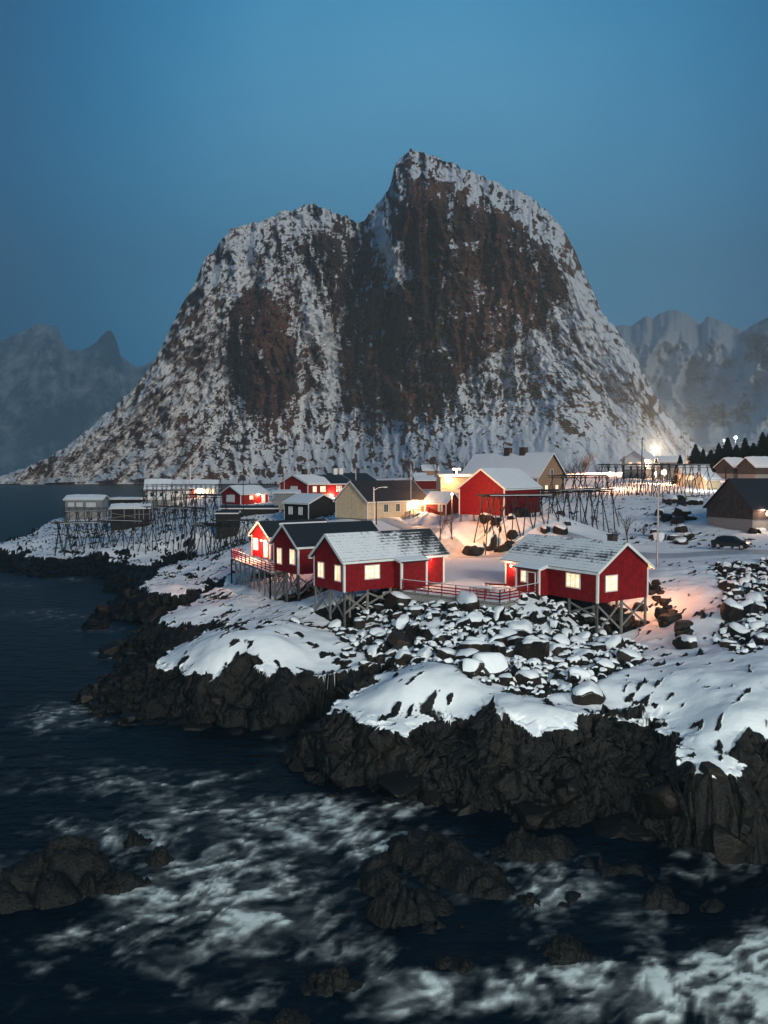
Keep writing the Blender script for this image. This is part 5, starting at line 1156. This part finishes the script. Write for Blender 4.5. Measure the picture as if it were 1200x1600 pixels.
n5 = scatter([(1000,850),(1035,800),(1080,795),(1100,815),(1090,840),(1040,850)], [8,10.5,11,10.5,9.5,8.4], 20, .7, 2.0, lambda a, b_: 'outcrop on the ' + ('upper' if b_ < 822 else 'lower') + ' snowy slope left of the parked car', 'outcrops on the right slope', .6, .5)
n6 = scatter([(1120,830),(1160,795),(1190,815),(1185,850),(1150,835)], [9.5,11,11,9,9], 14, .8, 2.2, 'outcrop between the parked car and the steep black roof', 'outcrops behind the car', .6, .4)
n7 = scatter([(1016,915),(1040,925),(1080,1000),(1075,1020),(1040,985),(1015,940)], [6.8,6.8,4.9,4.6,4.6,6], 20, .5, 1.3, lambda a, b_: 'rock on the ' + ('upper' if b_ < 950 else 'lower') + ' edge of the snow bank right of the cabin', 'rocks along the snow bank', .6, .15)
n8 = scatter([(850,950),(905,965),(936,985),(1000,965),(1005,940),(940,948)], [5.8,5.2,4.4,4.8,5.6,6], 14, .5, 1.2, 'boulder under the floor of the right cabin', 'boulders under the right cabin', .7, .2)
# bare wet rocks along the tide line
# small stones filling the gaps, too many to count: one object
low = []
for s_ in range(8):
    r_ = random.Random(100+s_); bm = bmesh.new(); bmesh.ops.create_icosphere(bm, subdivisions=2, radius=1)
    pl = [(Vector((r_.gauss(0,1), r_.gauss(0,1), r_.gauss(0,.8))).normalized(), r_.uniform(.5,.8)) for _ in range(9)]
    for v in bm.verts:
        for n, d in pl:
            k = v.co.dot(n)-d
            if k > 0: v.co -= n*k
    bm.normal_update(); low.append((np.array([v.co[:] for v in bm.verts]), np.array([v.normal.z for v in bm.verts]), np.array([[v.index for v in f.verts] for f in bm.faces]))); bm.free()
VV, SS, FF, off_ = [], [], [], 0
for P_, n_st in ((RIP[0], 620), (RIP[1], 260)):
    lo_, hi_ = P_.min(0), P_.max(0); q = np.random.default_rng(5).uniform(lo_, hi_, (n_st*3, 2)); q = q[sdist(P_, q[:,0], q[:,1]) > -.3][:n_st]
    zz = terrain(q[:,0], q[:,1])[0]
    for i in range(len(q)):
        v, nzz, f = low[i % 8]; a_ = rnd.uniform(0, 6.28); c_, t2 = math.cos(a_), math.sin(a_); sz = rnd.uniform(.16, .42)
        w3 = v*np.array([rnd.uniform(.9,1.5), 1, rnd.uniform(.7,1.1)])*sz
        VV.append(np.stack([w3[:,0]*c_-w3[:,1]*t2+q[i,0], w3[:,0]*t2+w3[:,1]*c_+q[i,1], w3[:,2]+zz[i]+sz*.25+.06*(nzz > .55)], 1)); SS.append((nzz > .45)*1.0); FF.append(f+off_); off_ += len(v)
me = bpy.data.meshes.new('rubble'); me.from_pydata(np.concatenate(VV).tolist(), [], np.concatenate(FF).tolist()); a = me.attributes.new('snow', 'FLOAT', 'POINT'); a.data.foreach_set('value', np.concatenate(SS).astype(np.float32)); me.materials.append(m_boulder)
tag(link(bpy.data.objects.new('rubble', me)), 'small snow dusted stones between the boulders of the rock fills', 'rubble', kind='stuff')
c_ = 0
for (ax, ay), (bx, by) in zip(WATER[8:50], WATER[9:51]):
    ln = math.hypot(bx-ax, by-ay)
    for k in range(int(ln/1.5)+1):
        if c_ > 120: break
        t_ = rnd.random(); x = ax+(bx-ax)*t_+rnd.uniform(-1.1,1.1); y = ay+(by-ay)*t_+rnd.uniform(-1.5,.6); s_ = rnd.uniform(.4,.9)+.9*rnd.random()**4
        if y > 110: continue
        me, mc = protos[rnd.randrange(12)]; o = bpy.data.objects.new('shore_rock', me); link(o); o.location = (x, y, max(gz(x, y), -.5)+s_*rnd.uniform(-.1,.25)); o.scale = (s_*rnd.uniform(.9,1.4), s_, s_*rnd.uniform(.7,1.1)); o.rotation_euler = (rnd.uniform(-.4,.4), rnd.uniform(-.4,.4), rnd.uniform(0,6.28))
        tag(o, ('large' if s_ > 1.0 else 'small') + ' bare wet dark rock at the tide line ' + ('under the near cliff on the right' if y < 47 and x > 5 else 'under the near cliff, left half' if y < 54 else 'below the smooth snow dome' if y < 72 else 'in the rocky cove on the left'), 'rock', 'wet rocks along the tide line'); c_ += 1
print('boulders', n1, n2, n3)

# ------------------------------------------------------------------ air
if HAZE:
    mh = bpy.data.materials.new('haze'); mh.use_nodes = True; t_ = mh.node_tree; t_.nodes.clear()
    oo = t_.nodes.new('ShaderNodeOutputMaterial'); pv = t_.nodes.new('ShaderNodeVolumePrincipled'); pv.inputs['Density'].default_value = HAZE; pv.inputs['Color'].default_value = (.44, .78, 1.0, 1)
    t_.links.new(pv.outputs[0], oo.inputs['Volume'])
    g = MB(); g.box(-13000, 13000, -400, 15500, -9, 4200); g.build('haze', mh, None, kind='stuff')
